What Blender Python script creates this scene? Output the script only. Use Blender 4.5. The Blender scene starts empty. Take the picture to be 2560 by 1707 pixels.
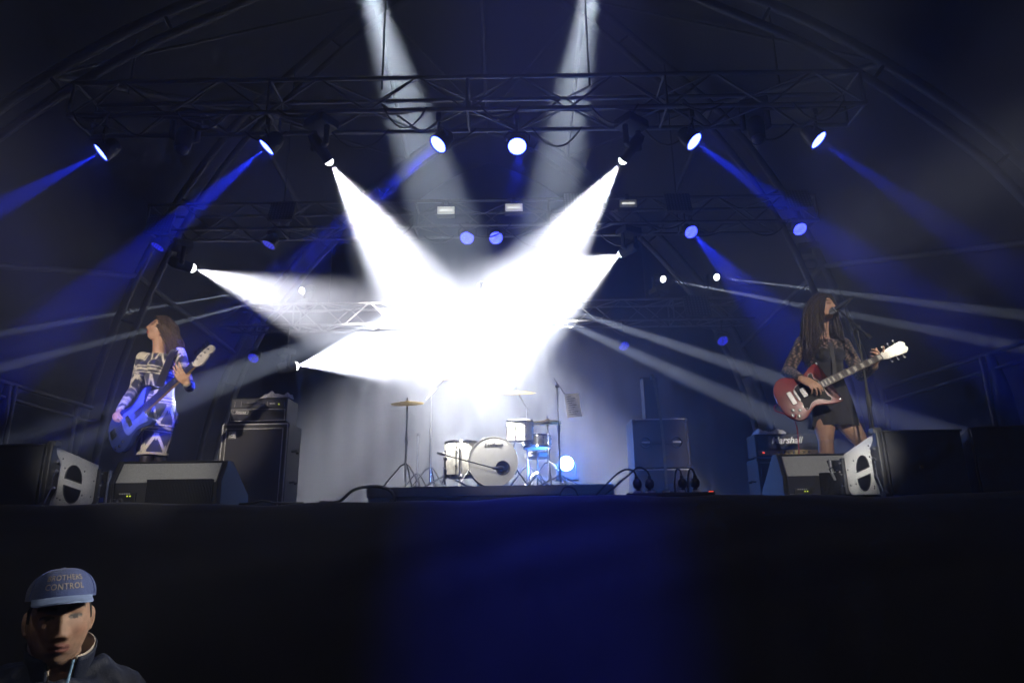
import bpy, bmesh, math, random
import numpy as np
from mathutils import Vector, Matrix, Quaternion

random.seed(7)
rng = np.random.default_rng(7)
SC = bpy.context.scene
COL = SC.collection
R = math.radians

# ------------------------------------------------------------------ camera
CAM = Vector((0.0, 0.0, 1.80))          # in the photo pit, just under stage height
PITCH, ROLL, FPX = R(15.9), R(0.85), 24 / 36 * 2560
cam_d = bpy.data.cameras.new('camera')
cam_d.lens, cam_d.sensor_width = 24, 36
cam_d.clip_start, cam_d.clip_end = 0.05, 400
cam = bpy.data.objects.new('camera', cam_d)
COL.objects.link(cam)
cam.matrix_world = Matrix.Translation(CAM) @ Matrix.Rotation(R(90) + PITCH, 4, 'X') @ Matrix.Rotation(-ROLL, 4, 'Z')
SC.camera = cam
CROT = cam.matrix_world.to_3x3()

def at(px, py, Y):
    """Photo pixel (2560 x 1707) on the upright plane at distance Y."""
    d = CROT @ Vector((px - 1280, 853.5 - py, -FPX))
    return CAM + d * (Y / d.y)

def at_z(px, py, z):
    d = CROT @ Vector((px - 1280, 853.5 - py, -FPX))
    return CAM + d * ((z - CAM.z) / d.z)

# ------------------------------------------------------------------ world, night
W = bpy.data.worlds.new('World'); SC.world = W; W.use_nodes = True
wn = W.node_tree.nodes; wl = W.node_tree.links
bg = wn['Background']
sky = wn.new('ShaderNodeTexSky'); sky.sky_type = 'NISHITA'; sky.sun_disc = False
sky.sun_elevation = R(-9); sky.sun_rotation = R(200)
wl.new(sky.outputs[0], bg.inputs[0]); bg.inputs[1].default_value = 0.05

SC.view_settings.view_transform = 'Standard'
SC.view_settings.look = 'None'
SC.view_settings.exposure = 0.0
SC.view_settings.gamma = 1.0
cy = SC.cycles
cy.use_denoising = True
cy.max_bounces = 4; cy.diffuse_bounces = 1; cy.glossy_bounces = 2; cy.transmission_bounces = 3
cy.volume_bounces = 0; cy.transparent_max_bounces = 8
cy.caustics_reflective = cy.caustics_refractive = False
cy.use_adaptive_sampling = True; cy.adaptive_threshold = 0.03
cy.sample_clamp_indirect = 4.0

STAGE_Z, EDGE_Y = 1.98, 3.9
HAZE_DENSITY = .043
FRONT, PIT = 1800, 3600
FLOORB = 150

# ------------------------------------------------------------------ helpers: materials
MATS = {}
def mat(name, col=(.5, .5, .5), rough=.6, metal=0.0, var=.25, scale=30, bump=.0, bscale=80, coat=0, sheen=0, emit=None, estr=0, attr=None, spec=.5, sss=0):
    if name in MATS: return MATS[name]
    m = bpy.data.materials.new(name); m.use_nodes = True; MATS[name] = m
    nt = m.node_tree; n = nt.nodes; l = nt.links; b = n['Principled BSDF']
    b.inputs['Roughness'].default_value = rough; b.inputs['Metallic'].default_value = metal
    b.inputs['Specular IOR Level'].default_value = spec
    b.inputs['Coat Weight'].default_value = coat; b.inputs['Sheen Weight'].default_value = sheen
    if sss:
        b.inputs['Subsurface Weight'].default_value = sss; b.inputs['Subsurface Radius'].default_value = (.012, .004, .002)
        b.inputs['Subsurface Scale'].default_value = 1.0
    tc = n.new('ShaderNodeTexCoord'); nz = n.new('ShaderNodeTexNoise')
    nz.inputs['Scale'].default_value = scale; nz.inputs['Detail'].default_value = 5
    l.new(tc.outputs['Object'], nz.inputs['Vector'])
    mr = n.new('ShaderNodeMapRange'); mr.inputs[1].default_value = .3; mr.inputs[2].default_value = .7
    mr.inputs[3].default_value = 1 - var; mr.inputs[4].default_value = 1 + var
    l.new(nz.outputs[0], mr.inputs[0])
    mx = n.new('ShaderNodeVectorMath'); mx.operation = 'SCALE'
    if attr:
        a = n.new('ShaderNodeAttribute'); a.attribute_name = attr; l.new(a.outputs['Color'], mx.inputs[0])
    else:
        mx.inputs[0].default_value = col
    l.new(mr.outputs[0], mx.inputs['Scale']); l.new(mx.outputs[0], b.inputs['Base Color'])
    if bump:
        nb = n.new('ShaderNodeTexNoise'); nb.inputs['Scale'].default_value = bscale; nb.inputs['Detail'].default_value = 4
        l.new(tc.outputs['Object'], nb.inputs['Vector'])
        bp = n.new('ShaderNodeBump'); bp.inputs['Strength'].default_value = bump; bp.inputs['Distance'].default_value = .01
        l.new(nb.outputs[0], bp.inputs['Height']); l.new(bp.outputs[0], b.inputs['Normal'])
    if emit:
        b.inputs['Emission Color'].default_value = (*emit, 1); b.inputs['Emission Strength'].default_value = estr
    return m

def led_mat(name, col, strength, dots=34.0, base=.25):
    """lit LED lens: a honeycomb of small emitters behind clear plastic."""
    if name in MATS: return MATS[name]
    m = bpy.data.materials.new(name); m.use_nodes = True; MATS[name] = m
    nt = m.node_tree; n = nt.nodes; l = nt.links; b = n['Principled BSDF']
    b.inputs['Base Color'].default_value = (.05, .05, .06, 1); b.inputs['Roughness'].default_value = .2
    tc = n.new('ShaderNodeTexCoord'); v = n.new('ShaderNodeTexVoronoi'); v.inputs['Scale'].default_value = dots
    v.inputs['Randomness'].default_value = .25
    l.new(tc.outputs['Object'], v.inputs['Vector'])
    mr = n.new('ShaderNodeMapRange'); mr.inputs[1].default_value = .25; mr.inputs[2].default_value = .5
    mr.inputs[3].default_value = strength; mr.inputs[4].default_value = strength * base
    l.new(v.outputs['Distance'], mr.inputs[0]); l.new(mr.outputs[0], b.inputs['Emission Strength'])
    b.inputs['Emission Color'].default_value = (*col, 1)
    return m

# ------------------------------------------------------------------ helpers: objects
MW = {}
def link(o, parent=None):
    COL.objects.link(o)
    if parent is not None: o.parent = parent
    return o

def tag(o, label=None, cat=None, group=None, kind=None):
    if label: o['label'] = label
    if cat: o['category'] = cat
    if group: o['group'] = group
    if kind: o['kind'] = kind
    return o

def thing(name, label, cat, loc=(0, 0, 0), rot=None, group=None):
    o = bpy.data.objects.new(name, None); o.empty_display_size = .1
    M = Matrix.Translation(Vector(loc))
    if rot is not None: M = M @ (rot if isinstance(rot, Matrix) else Matrix.Rotation(rot, 4, 'Z'))
    o.matrix_world = M; MW[o.name] = M
    COL.objects.link(o)
    MW[o.name] = M
    return tag(o, label, cat, group)

def copy_tree(o, parent=None):
    c = o.copy(); COL.objects.link(c); c.parent = parent
    for ch in list(o.children): copy_tree(ch, c)
    return c

def basis(z, up=(0, 0, 1)):
    z = Vector(z).normalized(); u = Vector(up)
    x = u.cross(z)
    if x.length < 1e-4: x = Vector((1, 0, 0)).cross(z)
    x.normalize(); y = z.cross(x)
    return Matrix((x, y, z)).transposed()

class MB:
    """collects geometry for ONE mesh object"""
    def __init__(s): s.v = []; s.f = []; s.mi = []; s.m = 0
    def add(s, vs, fs):
        o = len(s.v); s.v += [tuple(p) for p in vs]; s.f += [tuple(i + o for i in f) for f in fs]; s.mi += [s.m] * len(fs); return s
    def box(s, c, size, rot=None, bev=0.0):
        bm = bmesh.new(); bmesh.ops.create_cube(bm, size=1)
        for v in bm.verts: v.co = Vector((v.co.x * size[0], v.co.y * size[1], v.co.z * size[2]))
        if bev: bmesh.ops.bevel(bm, geom=bm.edges[:] + bm.verts[:], offset=bev, segments=2, affect='EDGES', profile=.6)
        bm.verts.index_update()
        vs = [(rot @ v.co if rot is not None else v.co) + Vector(c) for v in bm.verts]
        fs = [[v.index for v in f.verts] for f in bm.faces]; bm.free(); return s.add(vs, fs)
    def cyl(s, p0, p1, r0, r1=None, n=12, cap=True):
        r1 = r0 if r1 is None else r1
        return s.tube([p0, p1], [r0, r1], n, cap)
    def tube(s, pts, rad, n=8, cap=True, closed=False):
        pts = [Vector(p) for p in pts]
        if not isinstance(rad, (list, tuple)): rad = [rad] * len(pts)
        N = len(pts); vs = []; up = None
        for i, p in enumerate(pts):
            a = pts[i - 1] if (i > 0 or closed) else p; b = pts[(i + 1) % N] if (i < N - 1 or closed) else p
            t = (b - a).normalized()
            if up is None:
                up = Vector((0, 0, 1)) if abs(t.z) < .9 else Vector((1, 0, 0))
            x = up.cross(t).normalized(); y = t.cross(x); up = y
            for k in range(n):
                an = 2 * math.pi * k / n
                vs.append(p + (x * math.cos(an) + y * math.sin(an)) * rad[i])
        fs = []
        for i in range(N if closed else N - 1):
            j = (i + 1) % N
            for k in range(n): fs.append((i * n + k, i * n + (k + 1) % n, j * n + (k + 1) % n, j * n + k))
        if cap and not closed:
            fs.append(tuple(range(n - 1, -1, -1))); fs.append(tuple((N - 1) * n + k for k in range(n)))
        return s.add(vs, fs)
    def lathe(s, prof, M=None, n=24, cap=True):
        """prof [(r, z)...] round local z"""
        M = M or Matrix.Identity(4); vs = []; fs = []
        for r, z in prof:
            for k in range(n):
                a = 2 * math.pi * k / n; vs.append(M @ Vector((r * math.cos(a), r * math.sin(a), z)))
        for i in range(len(prof) - 1):
            for k in range(n): fs.append((i * n + k, i * n + (k + 1) % n, (i + 1) * n + (k + 1) % n, (i + 1) * n + k))
        if cap and prof[0][0] > 1e-5: fs.append(tuple(range(n - 1, -1, -1)))
        if cap and prof[-1][0] > 1e-5: fs.append(tuple((len(prof) - 1) * n + k for k in range(n)))
        return s.add(vs, fs)
    def prism(s, pts, d0, d1, M=None):
        """closed outline pts (x, y) extruded from z=d0 to z=d1"""
        M = M or Matrix.Identity(4); n = len(pts)
        ar = sum(pts[i][0] * pts[(i + 1) % n][1] - pts[(i + 1) % n][0] * pts[i][1] for i in range(n))
        if ar < 0: pts = pts[::-1]
        vs = [M @ Vector((x, y, d0)) for x, y in pts] + [M @ Vector((x, y, d1)) for x, y in pts]
        fs = [tuple(range(n - 1, -1, -1)), tuple(range(n, 2 * n))] + [(i, (i + 1) % n, n + (i + 1) % n, n + i) for i in range(n)]
        return s.add(vs, fs)
    def loft(s, secs, n=24, cap=True):
        """secs [(centre, xvec, yvec)]: ellipse rings"""
        vs = []; fs = []
        for c, x, y in secs:
            c, x, y = Vector(c), Vector(x), Vector(y)
            for k in range(n):
                a = 2 * math.pi * k / n; vs.append(c + x * math.cos(a) + y * math.sin(a))
        for i in range(len(secs) - 1):
            for k in range(n): fs.append((i * n + k, i * n + (k + 1) % n, (i + 1) * n + (k + 1) % n, (i + 1) * n + k))
        if cap: fs.append(tuple(range(n - 1, -1, -1))); fs.append(tuple((len(secs) - 1) * n + k for k in range(n)))
        return s.add(vs, fs)
    def ball(s, c, r, n=16, M=None):
        """ellipsoid; r a number or 3 radii, M optional 3x3"""
        r = (r, r, r) if not isinstance(r, (list, tuple)) else r
        vs = []; fs = []; m = n // 2; c = Vector(c)
        for i in range(m + 1):
            t = math.pi * i / m
            for k in range(n):
                a = 2 * math.pi * k / n
                p = Vector((r[0] * math.sin(t) * math.cos(a), r[1] * math.sin(t) * math.sin(a), r[2] * math.cos(t)))
                vs.append(c + (M @ p if M is not None else p))
        for i in range(m):
            for k in range(n): fs.append((i * n + k, (i + 1) * n + k, (i + 1) * n + (k + 1) % n, i * n + (k + 1) % n))
        return s.add(vs, fs)
    def limb(s, pts, rad, n=14):
        """tapered limb with round ends, for remeshing"""
        s.tube(pts, rad, n)
        for p, r in zip(pts, rad if isinstance(rad, (list, tuple)) else [rad] * len(pts)): s.ball(p, r, 12)
        return s
    def mesh(s, name, inv=None):
        me = bpy.data.meshes.new(name)
        vs = [tuple(inv @ Vector(p)) for p in s.v] if inv is not None else s.v
        me.from_pydata(vs, [], s.f); me.validate(); return me
    def build(s, name, m, parent=None, smooth=False, world=False, bevel=0.0, auto=None):
        inv = MW[parent.name].inverted() if (world and parent is not None) else None
        me = s.mesh(name, inv)
        ms = m if isinstance(m, (list, tuple)) else [m]
        for q in ms: me.materials.append(q)
        if len(ms) > 1:
            me.polygons.foreach_set('material_index', s.mi)
        bm = bmesh.new(); bm.from_mesh(me); bmesh.ops.remove_doubles(bm, verts=bm.verts, dist=1e-6)
        bmesh.ops.recalc_face_normals(bm, faces=bm.faces)
        if bevel: bmesh.ops.bevel(bm, geom=[e for e in bm.edges if len(e.link_faces) == 2 and e.calc_face_angle(0) > .6], offset=bevel, segments=2, affect='EDGES', profile=.6)
        if smooth:
            lim = auto if auto is not None else R(40)
            for f in bm.faces: f.smooth = True
            for e in bm.edges:
                if len(e.link_faces) == 2 and e.calc_face_angle(0) > lim: e.smooth = False
        bm.to_mesh(me); bm.free(); me.update()
        o = bpy.data.objects.new(name, me); return link(o, parent)

def remesh(mb, voxel, smooth=4, name='tmp'):
    """fuse everything in mb into one continuous surface; returns a mesh"""
    me = mb.mesh(name); o = bpy.data.objects.new(name, me); COL.objects.link(o)
    bm = bmesh.new(); bm.from_mesh(me); bmesh.ops.recalc_face_normals(bm, faces=bm.faces); bm.to_mesh(me); bm.free()
    r = o.modifiers.new('r', 'REMESH'); r.mode = 'VOXEL'; r.voxel_size = voxel
    if smooth:
        s = o.modifiers.new('s', 'SMOOTH'); s.iterations = smooth; s.factor = .5
    dg = bpy.context.evaluated_depsgraph_get()
    out = bpy.data.meshes.new_from_object(o.evaluated_get(dg))
    bpy.data.objects.remove(o); bpy.data.meshes.remove(me)
    return out

def verts_np(me):
    a = np.empty(len(me.vertices) * 3); me.vertices.foreach_get('co', a); return a.reshape(-1, 3)

def mesh_part(me, name, m, parent, color=None, world=True):
    me.name = name; me.materials.clear(); me.materials.append(m)
    me.polygons.foreach_set('use_smooth', [True] * len(me.polygons))
    if color is not None:
        ca = me.color_attributes.new('Col', 'FLOAT_COLOR', 'POINT')
        c4 = np.concatenate([color, np.ones((len(color), 1))], 1).astype(np.float32); ca.data.foreach_set('color', c4.ravel())
    if world and parent is not None: me.transform(MW[parent.name].inverted())
    o = bpy.data.objects.new(name, me); return link(o, parent)

def text_mesh(body, size=1.0, shear=0.0, extrude=0.0, weight=0.0, spacing=1.0):
    cu = bpy.data.curves.new('t', 'FONT'); cu.body = body; cu.size = size; cu.shear = shear; cu.extrude = extrude
    cu.align_x = 'CENTER'; cu.align_y = 'CENTER'; cu.offset = weight; cu.resolution_u = 4; cu.space_character = spacing
    o = bpy.data.objects.new('t', cu); COL.objects.link(o)
    dg = bpy.context.evaluated_depsgraph_get()
    me = bpy.data.meshes.new_from_object(o.evaluated_get(dg)); bpy.data.objects.remove(o); return me

def text_part(name, body, size, M, m, parent, shear=0, weight=0, spacing=1.0, extrude=.0015):
    me = text_mesh(body, size, shear, extrude, weight, spacing); me.transform(M)
    me.materials.clear(); me.materials.append(m); me.name = name
    o = bpy.data.objects.new(name, me); return link(o, parent)

def spot(name, parent, loc, target, half, power, color=(1, 1, 1), blend=.15, size=.05, gobo=None):
    d = bpy.data.lights.new(name, 'SPOT'); d.energy = power; d.color = color
    d.spot_size = 2 * half; d.spot_blend = blend; d.shadow_soft_size = size
    if gobo:
        d.use_nodes = True; nt = d.node_tree; n = nt.nodes; l = nt.links; e = n['Emission']
        tc = n.new('ShaderNodeTexCoord'); nz = n.new('ShaderNodeTexNoise'); nz.inputs['Scale'].default_value = gobo[0]
        nz.inputs['Detail'].default_value = 1.5
        l.new(tc.outputs['Normal'], nz.inputs['Vector'])
        mr = n.new('ShaderNodeMapRange'); mr.inputs[1].default_value = gobo[1]; mr.inputs[2].default_value = gobo[2]
        mr.inputs[3].default_value = gobo[3]; mr.inputs[4].default_value = gobo[4]
        l.new(nz.outputs[0], mr.inputs[0]); l.new(mr.outputs[0], e.inputs['Strength'])
    o = bpy.data.objects.new(name, d); COL.objects.link(o)
    o.matrix_world = Matrix.Translation(Vector(loc)) @ (Vector(target) - Vector(loc)).to_track_quat('-Z', 'Y').to_matrix().to_4x4()
    if parent is not None:
        o.parent = parent; o.matrix_parent_inverse = MW[parent.name].inverted()
    return o

# ------------------------------------------------------------------ materials in use
M_black = mat('black_paint', (.012, .012, .013), .55, var=.3, bump=.1, bscale=200)
M_gear = mat('textured_black', (.03, .03, .032), .6, var=.35, scale=220, bump=.35, bscale=420)
M_alu = mat('truss_aluminium', (.20, .20, .215), .45, metal=.7, var=.3, scale=12, bump=.05)
M_dull = mat('dull_steel', (.055, .055, .06), .55, metal=.3, var=.3, scale=10)
M_chrome = mat('chrome', (.75, .75, .78), .16, metal=1, var=.1)
M_canopy = mat('roof_fabric', (.008, .008, .0095), .9, var=.3, scale=3, bump=.3, bscale=4)
M_drape = mat('black_drape', (.001, .001, .0012), 1, var=.3, scale=6, spec=0)
M_skirt = mat('stage_cloth', (.022, .022, .024), .82, var=.3, scale=3, sheen=.3, bump=.10, bscale=260)
M_deck = mat('stage_floor_paint', (.012, .012, .013), .6, var=.4, scale=3, bump=.2)
M_ground = mat('asphalt', (.04, .04, .04), .9, var=.4, scale=5, bump=.5, bscale=60)
M_white = mat('white_plastic', (.7, .7, .7), .5, var=.08)
M_towel = mat('towel_cotton', (.62, .62, .64), .95, var=.15, bump=.8, bscale=300, sheen=.3)
M_rubber = mat('cable_rubber', (.02, .02, .02), .35, var=.2)
M_grill = mat('grille_mesh', (.018, .018, .02), .6, var=.5, scale=300, bump=.5, bscale=500)

# ------------------------------------------------------------------ haze over the whole site
HB = MB().box((0, 5, 6.5), (84, 78, 16))
haze_o = HB.build('haze', bpy.data.materials.new('haze_air'))
hm = haze_o.data.materials[0]; hm.use_nodes = True; hn = hm.node_tree.nodes; hn.clear()
ho = hn.new('ShaderNodeOutputMaterial'); hv = hn.new('ShaderNodeVolumePrincipled')
hv.inputs['Color'].default_value = (.72, .79, 1, 1); hv.inputs['Density'].default_value = HAZE_DENSITY
hv.inputs['Anisotropy'].default_value = .35
hm.node_tree.links.new(hv.outputs[0], ho.inputs['Volume'])
tag(haze_o, 'thin grey theatrical haze hanging in the air over the stage', 'haze', kind='stuff')

# ------------------------------------------------------------------ ground, stage deck, skirt
g = MB(); g.add([(-40, -33, 0), (40, -33, 0), (40, 43, 0), (-40, 43, 0)], [(0, 1, 2, 3)])
tag(g.build('ground', M_ground), kind='structure')
deck = thing('stage_floor', 'black raised stage floor behind the cloth covered edge', 'stage', (0, EDGE_Y, 0)); tag(deck, kind='structure')
for i in range(6):
    for j in range(5):
        MB().box((-7.5 + 3 * i, EDGE_Y + 1.05 + 2 * j, STAGE_Z - .06), (2.994, 1.994, .12), bev=.004).build('deck_panel', M_deck, deck, world=True)
def skirt():
    nx, prof = 320, []
    prof += [(EDGE_Y + .16 - .02 * i, STAGE_Z + .006) for i in range(8)]
    prof[5:] = []
    prof += [(EDGE_Y + .05 - .05 * math.sin(R(a)), STAGE_Z - .044 + .05 * math.cos(R(a))) for a in range(0, 91, 9)]
    prof += [(EDGE_Y - .004, STAGE_Z - .06 - 1.91 * (i / 34) ** 1.15) for i in range(35)]
    vs = []; fs = []
    for j, (y, z) in enumerate(prof):
        dz = max(0, STAGE_Z - z)
        for i in range(nx + 1):
            x = -8.2 + 16.4 * i / nx
            sag = .010 * math.sin(x * 1.9 + .6) + .006 * math.sin(x * 5.3) + .004 * math.sin(x * 11 + 1)
            w = min(1, dz / .35)
            fold = .020 * math.sin(x * 7 + 1.4 * math.sin(x * 1.7) + dz * 1.3) + .012 * math.sin(x * 15.5 + dz * 2.2 + 2 * math.sin(x))
            swag = .03 * math.sin((x - 1.2) * 2.1 + dz * 5.5) * math.exp(-((dz - .28) / .22) ** 2) * (1 if x > .5 else .45)
            pull = .012 * math.sin(dz * 21 + x * 3.1 + 2.2 * math.sin(x * .9)) * math.exp(-((dz - .25) / .25) ** 2)
            vs.append((x, y - .012 - abs(w) * .03 - fold * w - swag * min(1, dz / .08) - pull * min(1, dz / .06), max(.01, z + (sag if dz < .06 else sag * math.exp(-dz * 2)) + .016)))
    for j in range(len(prof) - 1):
        for i in range(nx): fs.append((j * (nx + 1) + i, j * (nx + 1) + i + 1, (j + 1) * (nx + 1) + i + 1, (j + 1) * (nx + 1) + i))
    o = MB().add(vs, fs).build('stage_skirt', M_skirt, smooth=True, auto=R(80))
    tag(o, 'black cloth skirt hanging down the front of the stage', 'stage skirt')
skirt()

# ------------------------------------------------------------------ rods that share mesh data
RODS = {}
def rod(name, p0, p1, r, m, parent, n=8):
    """p0, p1 in world space; the part is parented to its thing"""
    k = (m.name, n)
    if k not in RODS:
        b = MB().cyl((0, 0, 0), (0, 0, 1), 1, n=n); me = b.mesh('rod'); me.materials.append(m)
        me.polygons.foreach_set('use_smooth', [len(p.vertices) == 4 for p in me.polygons]); RODS[k] = me
    o = bpy.data.objects.new(name, RODS[k]); COL.objects.link(o)
    p0, p1 = Vector(p0), Vector(p1); d = p1 - p0
    Mx = Matrix.Translation(p0) @ basis(d).to_4x4() @ Matrix.Diagonal((r, r, d.length, 1))
    if parent is not None:
        o.parent = parent; Mx = MW[parent.name].inverted() @ Mx if parent.name in MW else Mx
    o.matrix_local = Mx
    return o

# ------------------------------------------------------------------ arched roof
AX = -.45
CZ = CAM.z
ARCH = [  # (Y, half profile (h, z above camera) from apex to foot)
    (6.45, [(0, 7.15), (1.6, 6.75), (3.05, 6.0), (4.0, 5.45), (5.05, 4.62), (5.95, 3.62), (6.6, 2.3), (7.0, .4), (7.1, -1.78)]),
    (9.4, [(0, 9.55), (1.0, 9.1), (1.95, 8.4), (3.2, 7.05), (3.95, 6.15), (4.72, 4.72), (5.25, 3.1), (5.55, 1.4), (5.65, -1.78)]),
    (12.3, [(0, 8.3), (.9, 7.9), (1.8, 7.2), (2.9, 6.1), (3.6, 5.3), (4.4, 4.1), (4.9, 2.8), (5.2, 1.2), (5.3, -1.78)]),
]
def resample(pts, n):
    P = [Vector(p) for p in pts]; out = []
    def cr(a, b, c, d, t):
        return .5 * ((2 * b) + (c - a) * t + (2 * a - 5 * b + 4 * c - d) * t * t + (3 * b - a - 3 * c + d) * t ** 3)
    m = len(P) - 1
    for i in range(n + 1):
        u = i / n * m; k = min(int(u), m - 1); t = u - k
        out.append(cr(P[max(0, k - 1)], P[k], P[k + 1], P[min(m, k + 2)], t))
    return out
roof = thing('stage_roof', 'dark arched tent roof on curved tubes over the stage', 'roof', (AX, 9.4, 0))
def arch_line(a, off=0.0, dy=0.0, n=40):
    Y, hp = ARCH[a]
    half = resample([(h, 0, z) for h, z in hp], n)
    full = [Vector((-p.x, 0, p.z)) for p in half[::-1]] + half[1:]
    out = []
    for i, p in enumerate(full):
        q = full[min(i + 1, len(full) - 1)] - full[max(i - 1, 0)]
        nrm = Vector((-q.z, 0, q.x)).normalized()
        out.append(Vector((AX, Y + dy, CZ)) + p + nrm * off)
    return out
LINES = []
for a in range(3):
    outer, inner = arch_line(a, .0), arch_line(a, -.30)
    LINES.append(outer)
    ao = MB().tube(outer, .058, 10).build('arch', M_dull, roof, smooth=True, world=True)
    MW[ao.name] = MW[roof.name]
    MB().tube(inner, .05, 10).build('inner_chord', M_dull, ao, smooth=True, world=True)
    for k in range(4, len(outer) - 4, 6):
        rod('web', outer[k], inner[k], .02, M_dull, ao)
# purlins and wind braces between the arches
for k in (12, 22, 31, 40, 49, 58, 68):
    rod('purlin', LINES[0][k], LINES[1][k], .045, M_dull, roof)
    rod('purlin', LINES[1][k], LINES[2][k], .045, M_dull, roof)
for k0, k1 in ((22, 31), (31, 40), (49, 40), (58, 49)):
    rod('wind_brace', LINES[0][k0], LINES[1][k1], .022, M_dull, roof)
    rod('wind_brace', LINES[1][k0], LINES[2][k1], .022, M_dull, roof)
# membrane
def canopy():
    rows = []
    def out(line, s, dy, dz=0): return [Vector((AX + (p.x - AX) * s, p.y + dy, CZ + (p.z - CZ) * s + dz)) for p in line]
    L = LINES
    rows.append(out(L[0], 1.42, -5.2)); rows.append(out(L[0], 1.2, -2.4)); rows.append(out(L[0], 1.035, 0))
    rows.append([a.lerp(b, .5) * 1.0 + Vector((0, 0, .0)) for a, b in zip(out(L[0], 1.03, 0), out(L[1], 1.03, 0))])
    rows.append(out(L[1], 1.03, 0)); rows.append([a.lerp(b, .5) for a, b in zip(out(L[1], 1.03, 0), out(L[2], 1.03, 0))])
    rows.append(out(L[2], 1.03, 0)); rows.append(out(L[2], .99, 1.6))
    n = len(rows[0]); vs = [p for r in rows for p in r]
    fs = [(j * n + i, j * n + i + 1, (j + 1) * n + i + 1, (j + 1) * n + i) for j in range(len(rows) - 1) for i in range(n - 1)]
    return MB().add(vs, fs).build('canopy', M_canopy, roof, smooth=True, world=True, auto=R(70))
canopy()

# ------------------------------------------------------------------ drapes
def drape(name, label, p0, p1, z0, z1, m, folds=3.0, amp=.012):
    p0, p1 = Vector(p0), Vector(p1); d = p1 - p0; L = d.length; nrm = Vector((d.y, -d.x, 0)).normalized()
    nx, nz = int(L * 22), 14; vs = []; fs = []
    for j in range(nz + 1):
        for i in range(nx + 1):
            s = L * i / nx; t = j / nz
            w = amp * (math.sin(s * 2 * math.pi * folds / 1.2 + .9 * math.sin(s * 1.3)) + .4 * math.sin(s * 13 + t)) * (.6 + .4 * t)
            q = p0 + d * (i / nx) + nrm * w; vs.append((q.x, q.y, z1 + (z0 - z1) * t))
    for j in range(nz):
        for i in range(nx): fs.append((j * (nx + 1) + i, j * (nx + 1) + i + 1, (j + 1) * (nx + 1) + i + 1, (j + 1) * (nx + 1) + i))
    o = MB().add(vs, fs).build(name, m, smooth=True, auto=R(80)); tag(o, label, 'curtain'); return o
drape('backdrop_curtain', 'wide black pleated curtain closing the back of the stage', (-6.2, 13.1, 0), (5.4, 13.1, 0), STAGE_Z + .01, 8.6, M_drape)
drape('side_curtain', 'black side curtain behind the bass player', (-6.3, 9.9, 0), (-6.3, 13.0, 0), STAGE_Z + .01, 5.6, M_drape)
drape('side_curtain', 'black side curtain far behind the guitar player', (5.4, 9.9, 0), (5.4, 13.0, 0), STAGE_Z + .01, 5.6, M_drape)

# ------------------------------------------------------------------ lighting trusses
def truss(label, c0, c1, s=.40, sect=2.12):
    c0, c1 = Vector(c0), Vector(c1); mid = (c0 + c1) / 2
    t = thing('lighting_truss', label, 'truss', (mid.x, mid.y, mid.z - s / 2), group='box trusses carrying the lamps')
    ax = (c1 - c0); L = ax.length; ax.normalize(); up = Vector((0, 0, 1)); fy = Vector((0, 1, 0)); h = s / 2
    cor = [(-h, -h), (h, -h), (h, h), (-h, h)]   # (y, z)
    P = lambda u, c: c0 + ax * u + fy * c[0] + up * c[1]
    ns = max(1, round(L / sect)); sl = L / ns
    for c in cor:
        ch = rod('chord', P(0, c), P(L, c), .024, M_alu, t)
    for k in range(ns + 1):
        u = min(max(.02, sl * k), L - .02)
        for i in range(4): rod('end_frame' if k in (0, ns) else 'upright', P(u, cor[i]), P(u, cor[(i + 1) % 4]), .016, M_alu, t)
    for k in range(ns):
        nb = max(2, round(sl / (s * 1.2))); st = sl / nb
        for j in range(nb):
            u0 = sl * k + st * j
            for i in range(4):
                a, b = (cor[i], cor[(i + 1) % 4]) if (j + i) % 2 == 0 else (cor[(i + 1) % 4], cor[i])
                rod('brace', P(u0 + .02, a), P(u0 + st - .02, b), .012, M_alu, t, n=6)
    return t
TZ = []
def truss_px(label, x0, y0, x1, y1, Y, s):
    a, b = at(x0, y0, Y), at(x1, y1, Y); z = (a.z + b.z) / 2; a.z = b.z = z; TZ.append(z); return truss(label, a, b, s)
T1 = truss_px('long aluminium box truss nearest the audience, hung highest', 205, 268, 2140, 255, 6.5, .40)
T2 = truss_px('middle aluminium box truss carrying the dotted panels', 385, 556, 2030, 538, 9.3, .40)
T3 = truss_px('lowest aluminium box truss at the back of the stage', 430, 800, 1990, 776, 12.0, .40)
# power cables tied along the trusses, with slack between the ties
for t_, Y, z, x0, x1, n in ((T1, 6.5, TZ[0], -4.7, 3.6, 15), (T2, 9.3, TZ[1], -4.6, 3.9, 13), (T3, 12.0, TZ[2], -5.0, 4.2, 12)):
    r_ = random.Random(n)
    for k in range(n):
        a = x0 + (x1 - x0) * k / n + r_.uniform(-.1, .1); b_ = a + (x1 - x0) / n * r_.uniform(.7, 1.25); sag_ = r_.uniform(.05, .26)
        pts = [Vector((a + (b_ - a) * q, Y - .2 + .4 * (k % 2) - .03, z - .19 - sag_ * 4 * q * (1 - q))) for q in [i / 10 for i in range(11)]]
        MB().tube(pts, .010, 6).build('cable_loom', M_rubber, t_, smooth=True, world=True)
    MB().tube(resample([Vector((x0 + (x1 - x0) * i / 24, Y - .1 + .03 * math.sin(i * 2.1), z - .165 + .02 * math.sin(i * 1.3))) for i in range(25)], 96), .016, 6).build('cable_run', M_rubber, t_, smooth=True, world=True)
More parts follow.
